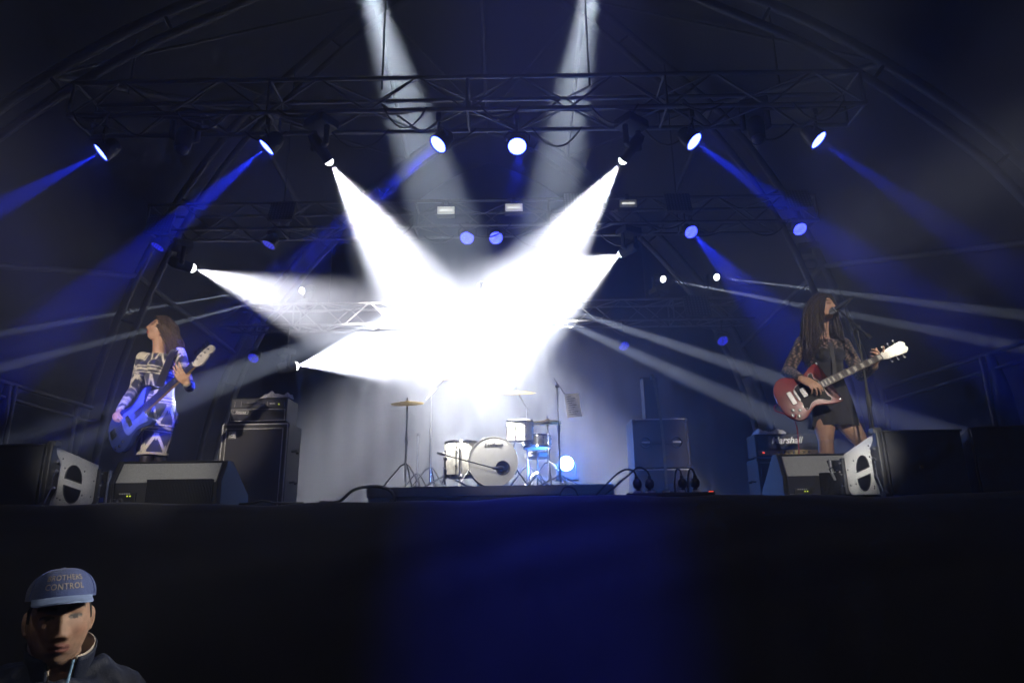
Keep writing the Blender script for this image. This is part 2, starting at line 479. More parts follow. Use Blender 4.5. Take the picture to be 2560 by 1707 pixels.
# hanging wires up to the arches
for t_, Y, zt, xs in ((T1, 6.5, TZ[0], (-4.2, -1.4, .9, 3.0)), (T2, 9.3, TZ[1], (-3.4, 2.5)), (T3, 12.0, TZ[2], (-3.4, 2.5))):
    a = {6.5: 0, 9.3: 1, 12.0: 2}[Y]
    for x in xs:
        zz = min(LINES[a], key=lambda p: abs(p.x - x) + (0 if p.z > zt else 99)).z
        rod('hanging_chain', (x, Y, zt + .2), (x, Y, zz - .1), .012, M_dull, t_, n=6)

# ------------------------------------------------------------------ side railings with dark cloth
def railing(label, side):
    f = (lambda x, y, Y: at(x, y, Y)) 
    if side > 0: pts = [f(2206, 972, 7.6), f(2380, 915, 6.9), f(2575, 850, 6.2)]; posts = [(f(2206, 972, 7.6)), f(2453, 892, 6.6)]
    else: pts = [f(230, 1020, 8.2), f(110, 985, 7.6), f(-20, 945, 7.0)]; posts = [f(193, 1010, 8.0), f(40, 964, 7.25)]
    zr = sum(p.z for p in pts) / 3
    t = thing('stage_railing', label, 'railing', (pts[1].x, pts[1].y, STAGE_Z), group='railings at the stage sides')
    MB().tube(pts, .024, 10).build('handrail', M_dull, t, smooth=True, world=True)
    MB().tube([p - Vector((0, 0, .16)) for p in pts], .02, 10).build('mid_rail', M_dull, t, smooth=True, world=True)
    for p in posts: rod('post', (p.x, p.y, STAGE_Z), p, .024, M_dull, t)
    # gathered cloth tied to the rail
    q = posts[1]; vs = []; b = MB()
    secs = []
    for i in range(12):
        s = i / 11; w = .05 + .16 * math.sin(s * 3.1) * .6 + .04 * s
        secs.append((Vector((q.x + .05 * side + .14 * s * side + .02 * math.sin(7 * s), q.y - .05, q.z + .02 - (q.z - STAGE_Z - .03) * s)), Vector((w * .6, 0, 0)), Vector((0, .03 + .02 * math.sin(9 * s), 0))))
    b.loft(secs, 16).build('tied_cloth', mat('grey_cloth', (.09, .09, .1), .9, var=.4, scale=8, bump=.7, bscale=14), t, smooth=True, world=True)
railing('grey tube railing with tied cloth behind the guitar player', 1)
railing('dim grey tube railing behind the bass player', -1)

# ------------------------------------------------------------------ lamps on the rig
WARM = (1, .955, .86); COOL = (.93, .97, 1)
BLUE = (.012, .035, 1.0)
def aim_rot(d): return basis(d).to_4x4()         # local +z along the beam

def par_lamp(label, loc, target, hang, col, lens, half=None, power=0, blend=.8, gobo=None, halo=0):
    loc = Vector(loc); d = (Vector(target) - loc).normalized()
    t = thing('par_lamp', label, 'stage lamp', loc, group='blue wash lamps')
    MWt = MW[t.name]; Rm = aim_rot(d)
    can = MB().lathe([(.0, -.20), (.05, -.2), (.075, -.17), (.095, -.1), (.102, -.02), (.108, 0), (.108, .012), (.098, .012), (.096, -.004)], Rm, 24)
    c = can.build('can', M_black, t, smooth=True)
    MB().lathe([(0, .004), (.05, .0035), (.095, 0.0)], Rm, 28).build('lens', lens, t, smooth=True)
    x = (Rm.to_3x3() @ Vector((1, 0, 0))); x = Vector((x.x, x.y, 0)).normalized()
    top = Vector((0, 0, .17))
    MB().tube([-x * .125 - d * .06, -x * .13 + top * .75, -x * .08 + top, x * .08 + top, x * .13 + top * .75, x * .125 - d * .06], .012, 8).build('yoke', M_black, t, smooth=True)
    hz = hang - loc.z
    MB().cyl(top, (0, 0, max(.2, hz - .02)), .014, n=8).box((0, 0, max(.2, hz)), (.05, .07, .1), bev=.008).build('clamp', M_black, t, smooth=True)
    if power: spot('lamp_beam', t, loc + d * .02, target, half, power, col, blend, .012, gobo)
    if halo: spot('lamp_spill', t, loc + d * .02, target, R(70), halo, col, 1.0, .012)
    return t

def moving_head(label, loc, target, hang, lens, half=0, power=0, col=COOL, blend=.15, r=.075, gobo=None, size=.012, dome=.05, spill=0):
    loc = Vector(loc); d = (Vector(target) - loc).normalized()      # loc is the lens
    piv = loc - d * .17
    t = thing('moving_head_lamp', label, 'moving light', piv, group='moving head lamps')
    Rm = aim_rot(d)
    MB().lathe([(0, -.15), (r * .8, -.15), (r * 1.18, -.1), (r * 1.22, .0), (r * 1.1, .08), (r * 1.12, .165), (r * 1.02, .17), (r, .155)], Rm, 24).build('head', M_black, t, smooth=True)
    MB().lathe([(r * math.cos(a), .158 + dome * math.sin(a)) for a in [R(v) for v in (0, 20, 40, 60, 78)]] + [(0.0, .158 + dome)], Rm, 24).build('lens', lens, t, smooth=True)
    x = Rm.to_3x3() @ Vector((1, 0, 0)); x = Vector((x.x, x.y, 0)).normalized() if abs(x.z) < .99 else Vector((1, 0, 0))
    hz = hang - piv.z; up = 1 if hz >= 0 else -1
    zt = .22 * up
    for sgn in (-1, 1):
        MB().tube([x * sgn * r * 1.25, x * sgn * (r * 1.25 + .035), x * sgn * (r * 1.25 + .035) + Vector((0, 0, zt))], [.035, .03, .03], 10).build('yoke_arm', M_black, t, smooth=True)
    Bz = MB(); Bz.box((0, 0, zt + .05 * up), (.30, .24, .1), Matrix.Rotation(math.atan2(x.y, x.x), 3, 'Z'), bev=.02); Bz.build('base', M_black, t)
    if abs(hz) > .34: MB().cyl((0, 0, zt + .1 * up), (0, 0, hz), .02, n=8).build('hanging_pipe', M_black, t)
    if power: spot('lamp_beam', t, loc + d * (dome + .004), target, half, power, col, blend, size, gobo)
    if spill: spot('lamp_spill', t, loc + d * (dome + .004), target, R(27), power * spill, col, 1.0, size)
    return t

L_blue_hot = led_mat('blue_leds_hot', (.05, .08, 1.0), 40, 40, .7)
L_blue_mid = led_mat('blue_leds_mid', (.045, .06, 1.0), 14, 52, .3)
L_blue_low = led_mat('blue_leds_low', (.035, .04, 1.0), 2.6, 60, .1)
L_white = mat('white_hot_lens', (.9, .9, .9), .2, emit=(1, 1, .97), estr=14)
L_off = mat('dark_lens', (.03, .03, .04), .08, var=.1)
h1, h2, h3 = TZ[0] - .22, TZ[1] - .22, TZ[2] - .22
PB = 7200
side = ['leftmost', 'second from the left', 'third from the left', 'fourth from the left', 'fifth from the left', 'rightmost']
for i, (px, py, tx, ty, tY, pw, ha) in enumerate([
        (253, 381, -520, 800, 5.6, .75, 6), (667, 368, 60, 880, 6.1, 1.2, 6), (1096, 361, 760, 660, 5.8, .8, 5.5),
        (1293, 366, 1330, 1560, 3.75, .8, 10), (1735, 354, 2330, 780, 5.6, .7, 5.5), (2046, 350, 2700, 800, 5.6, .32, 5.5)]):
    par_lamp('blue LED lamp under the front truss, %s in its row' % side[i], at(px, py, 6.42), at(tx, ty, tY), h1, BLUE, L_blue_hot, R(ha), PB * pw * (.9 if i != 3 else .06), .6 if i != 3 else 1.0)
for i, (px, py, tx, ty, tY, pw) in enumerate([
        (395, 617, 150, 900, 8.6, 0), (672, 612, 480, 900, 8.7, 0), (1168, 595, 1100, 900, 7, 0), (1240, 595, 1320, 900, 7, 0),
        (1728, 580, 1990, 860, 7.2, .4), (2000, 573, 2300, 860, 7.2, 0)]):
    par_lamp('blue LED lamp under the middle truss, %s in its row' % side[i], at(px, py, 9.22), at(tx, ty, tY), h2, BLUE, L_blue_low if i < 2 else L_blue_mid, R(7), PB * pw)
for i, (px, py, tx, ty) in enumerate([(633, 895, 480, 1060), (1560, 865, 1690, 1100), (1807, 852, 1960, 1050)]):
    par_lamp('small blue LED lamp on the back truss, %s' % ['left of the white glare', 'beside the pale twin beams', 'behind the guitar player'][i], at(px, py, 11.9), at(tx, ty, 10.2), h3, BLUE, L_blue_low, R(8), 0)

# the five wide white cones that meet over the drums
PW = 150000
moving_head('white moving lamp on the front truss throwing a cone down right', at(822, 403, 6.5), at(1150, 900, 8.4), h1, L_white, R(19.5), PW * .36, WARM, .8, spill=.06, r=.05, dome=.06)
moving_head('white moving lamp on the front truss throwing a cone down left', at(1558, 400, 6.5), at(1231, 850, 8.4), h1, L_white, R(19.5), PW * .30, WARM, .8, r=.05, dome=.06)
moving_head('white moving lamp far left on the middle truss', at(480, 670, 9.3), at(1230, 928, 12.9), h2, L_white, R(20), PW * .22, (1, .93, .84), .8, r=.07, dome=.07)
moving_head('white moving lamp right of the glare on the middle truss', at(1556, 633, 9.3), at(1230, 813, 12.9), h2, L_white, R(21.5), PW * .85, WARM, .8, spill=.04, r=.065, dome=.08)
moving_head('low white moving lamp above the bass amplifier', at(738, 915, 11.9), at(1000, 868, 13.1), h3, L_white, R(24), PW * 1.0, (1, .97, .92), .8, r=.085, dome=.08)
# centre lamps, lost in the glare, thrown towards the crowd
PN = 6600
for lab, px, py, tx, ty, tY, pw, ha in [
        ('narrow beam lamp left of centre pointing low left', 1135, 735, 190, 1085, 4.6, 2.2, 1.25),
        ('narrow beam lamp at the centre pointing low right', 1215, 716, 2000, 1072, 5.4, 3.6, .75),
        ('narrow beam lamp right of centre pointing low right', 1262, 722, 1955, 951, 6.2, 4.2, .7),
        ('small white lamp crossing the left cone, lower beam', 755, 727, -200, 970, 7.2, 2.2, .8),
        ('small white lamp inside the left cone, upper beam', 612, 730, -200, 868, 7.2, 2.0, .65),
        ('small white lamp with a thin beam to the far right, inner one', 1658, 698, 2700, 895, 6.4, 2.2, .75),
        ('small white lamp with a thin beam to the far right, outer one', 1792, 693, 2750, 812, 6.2, 1.7, .7)]:
    far = True
    moving_head(lab, at(px, py, 11.9 if far else 9.3), at(tx, ty, tY), h3 + .44 if far else h2, L_white, R(ha), PN * pw * 2.2, COOL, .5, r=.06, dome=.05, size=.008)
# the two pale shafts from above the frame
moving_head('white lamp above the picture with a pale shaft, left one', at(880, -150, 6.85), at(1246, 980, 9.3), at(880, -190, 6.85).z, L_white, R(8), PN * 3.2, (.93, 1, .93), .35, r=.1, size=.1)
moving_head('white lamp above the picture with a smoky shaft, right one', at(1500, -150, 6.85), at(1295, 980, 9.3), at(1500, -190, 6.85).z, L_white, R(7.2), PN * 3.2, (.93, 1, .93), .35, r=.1, size=.1, gobo=(40, .3, .7, .5, 1.5))
# unlit lamps
moving_head('unlit black moving lamp on the front truss, left side', at(455, 375, 6.5), at(380, 700, 6), h1, L_off)
moving_head('unlit black moving lamp on the front truss, right side', at(1895, 350, 6.5), at(1950, 700, 6), h1, L_off)
moving_head('unlit black moving lamp on the middle truss, right end', at(2030, 660, 9.3), at(2090, 640, 8), h2, L_off)

# unlit dotted LED panels on the trusses
def led_panel(label, px, py, Y, w=.36, n=8):
    p = at(px, py, Y); t = thing('led_panel', label, 'light panel', p, group='dotted LED panels')
    t.matrix_world = MW[t.name] = Matrix.Translation(p) @ Matrix.Rotation(R(-20), 4, 'X')
    MB().box((0, 0, 0), (w, .05, w), bev=.006).build('casing', M_black, t)
    b = MB()
    for i in range(n):
        for j in range(n):
            b.lathe([(w * .042, -.03), (w * .04, -.035), (0, -.038)], Matrix.Translation(((i - n / 2 + .5) * w / n, 0, (j - n / 2 + .5) * w / n)) @ Matrix.Rotation(R(90), 4, 'X') @ Matrix.Translation((0, 0, .06)), 6)
    o = b.build('lens_grid', mat('clear_led', (.5, .5, .6), .12, metal=.6, var=.1), t); tag(o, kind='stuff')
    MB().box((0, .06, 0), (.06, .08, w * .7), bev=.01).build('bracket', M_black, t)
for lab, px, py, Y in [('dotted LED panel at the left end of the middle truss', 400, 560, 9.0), ('dotted LED panel left of the glare on the middle truss', 705, 530, 9.0),
                       ('dotted LED panel right of the centre on the middle truss', 1440, 508, 9.0), ('dotted LED panel on the middle truss over the thin beams', 1695, 508, 9.0),
                       ('dotted LED panel at the right end of the middle truss', 1995, 500, 9.0), ('dotted LED panel low on the back truss by the thin beams', 1742, 765, 11.7)]:
    led_panel(lab, px, py, Y, .36 if Y < 10 else .45)

# strobe boxes on the middle truss
for i, (px, py) in enumerate([(1115, 527), (1285, 520), (1570, 510)]):
    p = at(px, py, 9.0)
    t = thing('strobe_lamp', ['strobe box on the middle truss, left of the pair', 'strobe box on the middle truss, right of the pair', 'dim strobe box alone on the middle truss'][i], 'strobe', p, group='strobe boxes')
    b = MB(); b.box((0, .05, 0), (.27, .12, .14), bev=.01); b.build('casing', M_black, t)
    MB().box((0, -.014, 0), (.25, .006, .12), bev=.002).build('reflector', mat('strobe_reflector_%d' % (i == 2), (.7, .7, .66), .3, emit=(1, 1, .9), estr=.5 if i < 2 else .03), t)
    MB().cyl((-.09, -.024, 0), (.09, -.024, 0), .012, n=10).build('flash_tube', mat('flash_tube', (.9, .9, .85), .1, emit=(1, 1, .92), estr=1.1 if i < 2 else .05), t)
    MB().box((0, .06, .12), (.05, .05, .12)).build('clamp', M_black, t)

# front light on the people, plus unseen spots added to brighten gear and pit
for nm, loc, tg, ha, k, c in (('key_light_bass', (-1.2, -7, 4.3), at(398, 965, 5.5), 3.4, 8.0, (1, .88, .73)),
                              ('key_light_guitar', (1.3, -7, 4.3), at(2060, 910, 5.1), 3.4, 4.2, (1, .9, .78)),
                              ('added_headstock_light', (1.6, -7, 4.6), at(2240, 866, 4.75), .55, 16, (1, .95, .82)),  # unseen spot added to blow out the headstock
                              ('key_light_blue', (.2, -7, 4.6), at(338, 1012, 5.35), 1.05, 34, BLUE),
                              ('added_drum_light', (.3, -7, 5.2), at(1270, 1110, 8.2), 3.6, 3.4, (1, .97, .93)),  # unseen spot added to brighten the drum fronts
                              ('added_edge_wash', (-.4, -1.6, 7.2), (-.1, 4.6, 2.2), 33, .11, (1, .95, .88)),  # unseen weak wash added for the gear fronts
                              ('added_left_wedge_light', (.6, -7, 4.0), at(420, 1200, 4.4), 1.9, 1.6, (1, .96, .9)),  # unseen spot added to lift the left wedge
                              ('added_right_wedge_light', (-.4, -7, 4.0), at(2050, 1180, 4.8), 1.7, 1.6, (1, .96, .9)),  # likewise added, for the right wedge
                              ('added_left_array_light', (3.4, -7, 4.0), at(175, 1180, 4.3), .75, 9, (1, .96, .9)),  # unseen spot added to light the left side panel
                              ('added_right_array_light', (-3.4, -7, 4.0), at(2165, 1150, 4.3), .75, 22, (1, .97, .92)),  # likewise added, for the right side panel
                              ('added_blue_pit_wash', (.2, .5, 7.2), at(1360, 1540, 3.8), 8.5, 1.5, BLUE),  # unseen blue lamp added to make the patch on the skirt
                              ('pit_fill', (-.9, -2.4, 3.4), at(150, 1560, 1.98), 6, .007, (1, .8, .62))):  # unseen lamp added to fill the guard's dark side
    spot(nm, None, loc, tg, R(ha), FRONT * k, c, 1.0 if 'pit' in nm else .7, .1)
spot('pit_side_light', None, (6.5, 3.2, 5.5), at(150, 1550, 1.98), R(1.7), PIT * 1.2, (1, .93, .83), .5, .16)

# ================================================================== things on the stage
def T(*v): return Matrix.Translation(Vector(v))
FX = Matrix.Rotation(R(90), 4, 'X')            # text facing the audience (-y)
def on_floor(px, py, Y): p = at(px, py, Y); return Vector((p.x, Y, STAGE_Z + .002))
M_tolex = mat('vinyl_covering', (.022, .022, .024), .45, var=.3, scale=150, bump=.35, bscale=500)
M_cloth = mat('speaker_cloth', (.028, .028, .032), .8, var=.4, scale=260, bump=.5, bscale=400)
M_silver = mat('silver_trim', (.45, .45, .47), .4, metal=.7, var=.2)
M_grey = mat('speckled_grey_paint', (.50, .50, .48), .5, var=.55, scale=420, bump=.4, bscale=420)
M_pale = mat('speckled_pale_paint', (.42, .42, .41), .45, var=.45, scale=330, bump=.5, bscale=330)
M_ledy = mat('yellow_indicator', (.3, .3, .05), .4, emit=(.7, .9, .05), estr=1.2)
M_ledr = mat('red_indicator', (.4, .05, .03), .4, emit=(1, .08, .03), estr=1.5)
M_ink = mat('pale_lettering', (.6, .6, .6), .5, var=.05)

# ---- bass amplifier and cabinet
p = on_floor(640, 1056, 6.65)
W_, H_, D_ = .66, .90, .40
t = thing('bass_cabinet', 'tall black bass speaker cabinet with pale trim lines', 'speaker cabinet', p)
MB().box((0, D_ / 2, H_ / 2 + .02), (W_, D_, H_), bev=.012).build('casing', M_tolex, t)
MB().box((0, -.004, H_ / 2 + .02), (W_ - .10, .02, H_ - .10)).build('grille', M_cloth, t)
for sx in (-1, 1):
    MB().box((sx * (W_ / 2 - .014), -.004, H_ / 2 + .02), (.010, .012, H_ - .03)).build('trim', M_silver, t)
    MB().box((sx * (W_ / 2 - .055), -.014, H_ / 2 + .02), (.006, .012, H_ - .11)).build('trim', M_silver, t)
    for z in (.03, H_): MB().box((sx * (W_ / 2 - .02), .02, z + .012 * (1 if z < .1 else -1)), (.05, .05, .04), bev=.01).build('corner', M_black, t)
MB().box((0, -.004, H_ + .008), (W_ - .03, .012, .010)).build('trim', M_silver, t)
MB().box((0, -.014, H_ - .038), (W_ - .11, .012, .006)).build('trim', M_silver, t)
b = MB().box((0, 0, 0), (.07, .006, .07), bev=.002); b.v = [tuple(Vector(q) + Vector((-W_ / 2 + .115, -.017, H_ - .10))) for q in b.v]; bd = b.build('badge', M_silver, t)
bb = MB(); cs = [(.026 * math.exp(-.16 * a) * math.cos(a), .026 * math.exp(-.16 * a) * math.sin(a)) for a in [i * .35 for i in range(30)]]
bb.tube([(-W_ / 2 + .115 + x, -.022, H_ - .095 + z) for x, z in cs], .003, 6).build('badge_emblem', M_black, bd)
bb = MB().box((-W_ / 2 + .115, -.021, H_ - .129), (.06, .003, .008)); bb.build('badge_bar', M_black, bd)
for k in range(2): MB().tube([(W_ / 2 + .004, .12, .35 + .3 * k), (W_ / 2 + .035, .15, .36 + .3 * k), (W_ / 2 + .035, .25, .36 + .3 * k), (W_ / 2 + .004, .28, .35 + .3 * k)], .01, 8).build('handle', M_black, t)
top = p + Vector((0, 0, H_ + .02))
t = thing('bass_amplifier', 'black bass amplifier head standing on the tall cabinet', 'amplifier', top + Vector((.015, 0, .002)))
w, h, d = .56, .235, .34
MB().box((0, d / 2, h / 2 + .012), (w, d, h), bev=.012).build('casing', M_tolex, t)
MB().box((0, -.004, .075), (w - .04, .012, .115)).build('grille', M_cloth, t)
for z in (.018, .132): MB().box((0, -.011, z), (w - .03, .006, .004)).build('trim', M_silver, t)
for sx in (-1, 1): MB().box((sx * (w / 2 - .017), -.011, .075), (.004, .006, .118)).build('trim', M_silver, t)
fp = MB().box((0, -.004, .185), (w - .06, .012, .07)).build('control_panel', mat('control_panel', (.07, .07, .08), .35, metal=.5, var=.15), t)
for k in range(9): MB().cyl((-.15 + k * .027, -.008, .185), (-.15 + k * .027, -.026, .185), .009, n=10).build('knob', M_black, fp)
for x in (-.235, -.172, .085): MB().box((x, -.012, .185), (.003, .004, .055)).build('divider', M_silver, fp)
MB().box((-.10, -.028, .196), (.006, .004, .006)).build('marker', M_white, fp)
MB().box((.135, -.013, .187), (.05, .006, .014)).build('name_strip', M_ink, fp)
MB().box((.20, -.013, .18), (.008, .006, .012)).build('indicator', M_ledy, fp)
lp = MB().box((-.17, -.013, .102), (.15, .006, .032)).build('logo_plate', M_black, t)
for z in (.085, .119): MB().box((-.17, -.018, z), (.15, .003, .003)).build('logo_frame', M_ink, lp)
for x in (-.244, -.096): MB().box((x, -.018, .102), (.003, .003, .035)).build('logo_frame', M_ink, lp)
text_part('lettering', 'Ampeg', .034, T(-.17, -.018, .102) @ FX, M_ink, lp, shear=.35, weight=.0008, spacing=1.12)
def towel(label, c, L, wd, hgt, rotz, hang=.0, seed=1):
    r = random.Random(seed); nx, ny = 36, 16; vs = []; fs = []
    t0 = []
    for lay in (0, 1):
        for j in range(ny + 1):
            for i in range(nx + 1):
                u, v = i / nx - .5, j / ny - .5
                e = max(0, 1 - (2 * abs(v)) ** 4) * max(0, 1 - (2 * abs(u)) ** 10)
                z = (hgt * (.75 + .35 * math.sin(u * 9 + seed) + .18 * math.sin(u * 23 + v * 8) + .15 * math.sin(v * 17 + u * 5)) * e ** .5) if lay else 0.0
                drop = 0
                if u > .5 - hang: drop = (u - .5 + hang) * L * .9
                vs.append((u * L - drop * .5, v * wd * (1 + .12 * math.sin(u * 7 + seed)), z - drop * .7))
        for j in range(ny):
            for i in range(nx):
                o = lay * (nx + 1) * (ny + 1); fs.append((o + j * (nx + 1) + i, o + j * (nx + 1) + i + 1, o + (j + 1) * (nx + 1) + i + 1, o + (j + 1) * (nx + 1) + i))
    n1 = (nx + 1) * (ny + 1)
    for i in range(nx):
        for j in (0, ny): fs.append((j * (nx + 1) + i, j * (nx + 1) + i + 1, n1 + j * (nx + 1) + i + 1, n1 + j * (nx + 1) + i))
    for j in range(ny):
        for i in (0, nx): fs.append((j * (nx + 1) + i, (j + 1) * (nx + 1) + i, n1 + (j + 1) * (nx + 1) + i, n1 + j * (nx + 1) + i))
    o = MB().add(vs, fs).build('towel', M_towel, smooth=True, auto=R(70)); o.location = c; o.rotation_euler = (0, 0, rotz)
    tag(o, label, 'towel', 'towels on the amplifiers')
towel('rumpled white towel on the bass amplifier', top + Vector((.15, .10, .258)), .30, .14, .055, R(-8), hang=.0, seed=3)

# ---- stage monitors, seen from behind
def wedge(label, px0, px1, Y, w, h, rot, leds):
    pc = (at(px0, 1255, Y) + at(px1, 1255, Y)) / 2
    t = thing('stage_monitor', label, 'monitor speaker', (pc.x, Y, STAGE_Z + .012), rot, group='monitor wedges at the stage edge')
    # profile in (y, z): y grows towards the musicians
    lo, up = .55 * h, h
    pr = [(0, 0), (-.012, lo), (.06, up), (.12, up + .004), (.44, .10), (.44, 0)]
    Mx = Matrix(((0, 0, 1, 0), (1, 0, 0, 0), (0, 1, 0, 0), (0, 0, 0, 1)))
    MB().prism(pr, -w / 2 + .02, w / 2 - .02, Mx).build('cabinet', M_gear, t, bevel=.006)
    MB().prism([(-.014, lo + .004), (.057, up - .002), (.063, up - .006), (-.006, lo - .002)], -w / 2 + .03, w / 2 - .03, Mx).build('upper_panel', M_grey, t)
    for sx in (-1, 1):
        MB().prism([(-.02, -.004), (-.03, lo), (.05, up + .012), (.13, up + .014), (.46, .1), (.46, -.004)], sx * (w / 2 - .02), sx * w / 2, Mx).build('side_cheek', M_gear, t, bevel=.004)
        MB().tube([(sx * (w / 2 - .03), -.018, .0), (sx * (w / 2 - .03), -.03, lo), (sx * (w / 2 - .03), .045, up + .006)], .007, 6).build('edge_rail', M_dull, t)
    MB().box((0, .09, up + .008), (w - .04, .05, .012), bev=.004).build('top_cap', M_gear, t)
    hs = MB().box((.09, -.018, lo * .55 + .01), (.40, .02, lo * 1.0)).build('heat_sink', M_black, t)
    for k in range(44): MB().box((-.105 + k * .009, -.034, lo * .5 + .018), (.0035, .02, lo * 1.02)).build('fin', M_gear, hs)
    cp = MB().box((-.235, -.016, .05), (.12, .014, .095), bev=.003).build('connector_panel', M_black, t)
    MB().lathe([(.022, 0), (.022, .01), (.014, .012), (.0, .006)], T(-.265, -.022, .045) @ FX, 16).build('socket', M_dull, cp)
    for k in range(2): MB().lathe([(.0045, 0), (.004, .004), (0, .005)], T(-.225 + k * .017, -.022, .078) @ FX, 8).build('indicator', M_ledy, cp)
    for k in range(4): MB().cyl((-.21 + k * .0, -.022, .02 + .012 * k), (-.195, -.03, .02 + .012 * k), .003, n=6).build('switch', M_dull, cp)
    for k in range(5): MB().box((-.27 + .014 * k, -.024, .092), (.008, .003, .007)).build('legend', M_ink, cp)
    fr = MB(); q = [(-.325, .02), (-.285, .02), (-.285, .06), (-.325, .06)]
    fr.tube([(x, -.019, z) for x, z in q], .0028, 6, closed=True).build('label_plate', M_ink, t)
    return t
wedge('dark monitor wedge in front of the bass player', 275, 551, 4.32, .69, .285, R(1.5), 2)
wedge('dark monitor wedge in front of the guitar player', 1966, 2225, 4.86, .74, .33, R(-2), 2)

# ---- low array speakers lying on the stage corners
def d_hole(cx, cz, r, up, n=14):
    s = 1 if up else -1
    return [(cx - r, cz), (cx + r, cz)] + [(cx + r * math.cos(a), cz + s * r * 1.02 * math.sin(a)) for a in [math.pi * (i + 1) / (n + 1) for i in range(n)]]
def array_box(label, fb, bb_, side, W, hf, hb, zb, pale, second=False):
    """fb front-bottom inner corner, bb_ back-bottom inner corner, side -1 left stage, +1 right stage"""
    e = Vector((bb_.x - fb.x, bb_.y - fb.y, 0)); D = e.length; e.normalize(); o = Vector((e.y, -e.x, 0)) * 1.0
    if o.x * side < 0: o = -o
    M = Matrix.Translation((fb.x, fb.y, STAGE_Z + .02)) @ Matrix((( o.x, e.x, 0, 0), (o.y, e.y, 0, 0), (0, 0, 1, 0), (0, 0, 0, 1)))
    # local x outwards along the box, y to the back, z up (mirrored frame on the left is baked into the vertices)
    t = thing('array_speaker', label, 'speaker', (fb.x, fb.y, STAGE_Z + .02), group='low front speakers at the stage corners')
    def bld(b, name, m, par=t, **k):
        b.v = [tuple(M @ Vector(q)) for q in b.v]
        inv = MW[t.name].inverted(); b.v = [tuple(inv @ Vector(q)) for q in b.v]
        return b.build(name, m, par, **k)
    P = Matrix(((0, 0, 1, 0), (1, 0, 0, 0), (0, 1, 0, 0), (0, 0, 0, 1)))      # prism x->y, y->z, depth->x
    body = [(0.03, 0), (0.03, hf), (D, zb + hb), (D, zb)]
    bld(MB().prism(body, .02, W - .02, P), 'cabinet', M_gear, bevel=.008)
    bld(MB().box((W / 2, .018, hf / 2), (W - .05, .02, hf - .012)), 'front_grille', M_grill)
    bld(MB().box((W / 2, .014, hf - .004), (W - .03, .03, .012), bev=.003), 'top_lip', M_gear)
    if not second:
        sp = bld(MB().prism([(.045, .004), (.045, hf - .004), (.10, hf - .010), (D + .004, zb + hb + .004), (D + .004, zb + .03), (D - .03, zb - .01)], -.004, .018, P), 'side_panel', pale, bevel=.004)
        cy_, cz_ = D * .53, (zb + hb) * .52
        for up in (True, False):
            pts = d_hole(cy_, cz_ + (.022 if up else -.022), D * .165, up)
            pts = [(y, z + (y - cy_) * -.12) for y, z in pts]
            bld(MB().prism(pts, -.0075, -.0045, P), 'handle_hole', mat('hole_painted_shade', (.004, .004, .004), .9, spec=.1), sp)  # flat dark plate, its colour paints the shade inside a hole
            bld(MB().tube([(-.0075, y, z) for y, z in pts], .004, 6, closed=True), 'hole_rim', M_gear, sp)
        for y, z in ((.16, .06), (.16, hf - .07), (cy_ + .11, zb + hb - .05), (cy_ + .12, .09), (cy_ - .1, cz_ + .09), (cy_ - .1, cz_ - .1), (D - .03, zb + hb * .6), (D - .04, zb + .05)):
            bld(MB().lathe([(.006, 0), (.005, .003), (0, .004)], T(-.004, y, z) @ Matrix.Rotation(R(-90), 4, 'Y'), 8), 'bolt', M_black, sp)
        # cast rigging frame at the front corner
        rg = bld(MB().prism([(.0, -.01), (.0, hf + .01), (.035, hf + .012), (.055, hf - .05), (.10, hf - .09), (.105, .10), (.07, .05), (.06, -.01)], -.03, .0, P), 'rigging_frame', M_black, bevel=.008)
        bld(MB().box((-.012, .04, hf + .004), (.05, .06, .035), bev=.008), 'rigging_lug', M_dull, rg)
        for z in (.11, .21, .27): bld(MB().lathe([(.013, 0), (.013, .012), (.007, .014), (.007, .02), (0, .022)], T(-.03, .055, z * hf / .37) @ Matrix.Rotation(R(-90), 4, 'Y'), 12), 'pin', M_chrome, rg)
        bld(MB().tube([(-.035, .05, hf * .57), (-.05, .02, hf * .45), (-.045, .03, hf * .3), (-.05, -.005, hf * .15), (-.06, -.04, hf * .05)], .004, 6), 'pin_lanyard', M_chrome, rg, smooth=True)
        bld(MB().box((-.05, -.03, hf * .06), (.02, .09, .016), Matrix.Rotation(R(35), 3, 'X'), bev=.004), 'latch', M_dull, rg)
        # rear rigging bar
        rr = bld(MB().box((-.010, D + .012, zb + hb * .45), (.03, .03, hb * .95), bev=.005), 'rear_bar', M_black)
        for z in (.2, .5, .8): bld(MB().lathe([(.009, 0), (.008, .01), (0, .012)], T(-.026, D + .012, zb + hb * z) @ Matrix.Rotation(R(-90), 4, 'Y'), 10), 'pin', M_chrome, rr)
    bld(MB().box((W * .15, .2, -.012), (.09, .08, .016)), 'foot', M_rubber); bld(MB().box((W * .15, D - .08, zb / 2 - .012), (.09, .08, .016 + zb)), 'foot', M_rubber)
    bld(MB().box((W * .42, .006, hf * .42), (.022, .006, .022)), 'badge', mat('dull_brass', (.16, .12, .05), .5, metal=.6), t)
    return t
fl, bl = at(96, 1250, 4.05), at(232, 1250, 4.60)
array_box('low array speaker at the left stage corner with lit side panel', fl, bl, -1, 1.25, .365, .255, .036, M_pale)
fr_, br_ = at(2222, 1205, 4.08), at(2122, 1215, 4.58)
array_box('low array speaker at the right stage corner with bright side panel', fr_, br_, 1, .50, .375, .25, .036, mat('speckled_paint_lit', (.62, .62, .60), .45, var=.35, scale=330, bump=.5, bscale=330))  # left panel's paint again, with stronger light put into its colour
e = (br_ - fr_); e.z = 0; e.normalize(); o_ = Vector((e.y, -e.x, 0)); o_ = o_ if o_.x > 0 else -o_
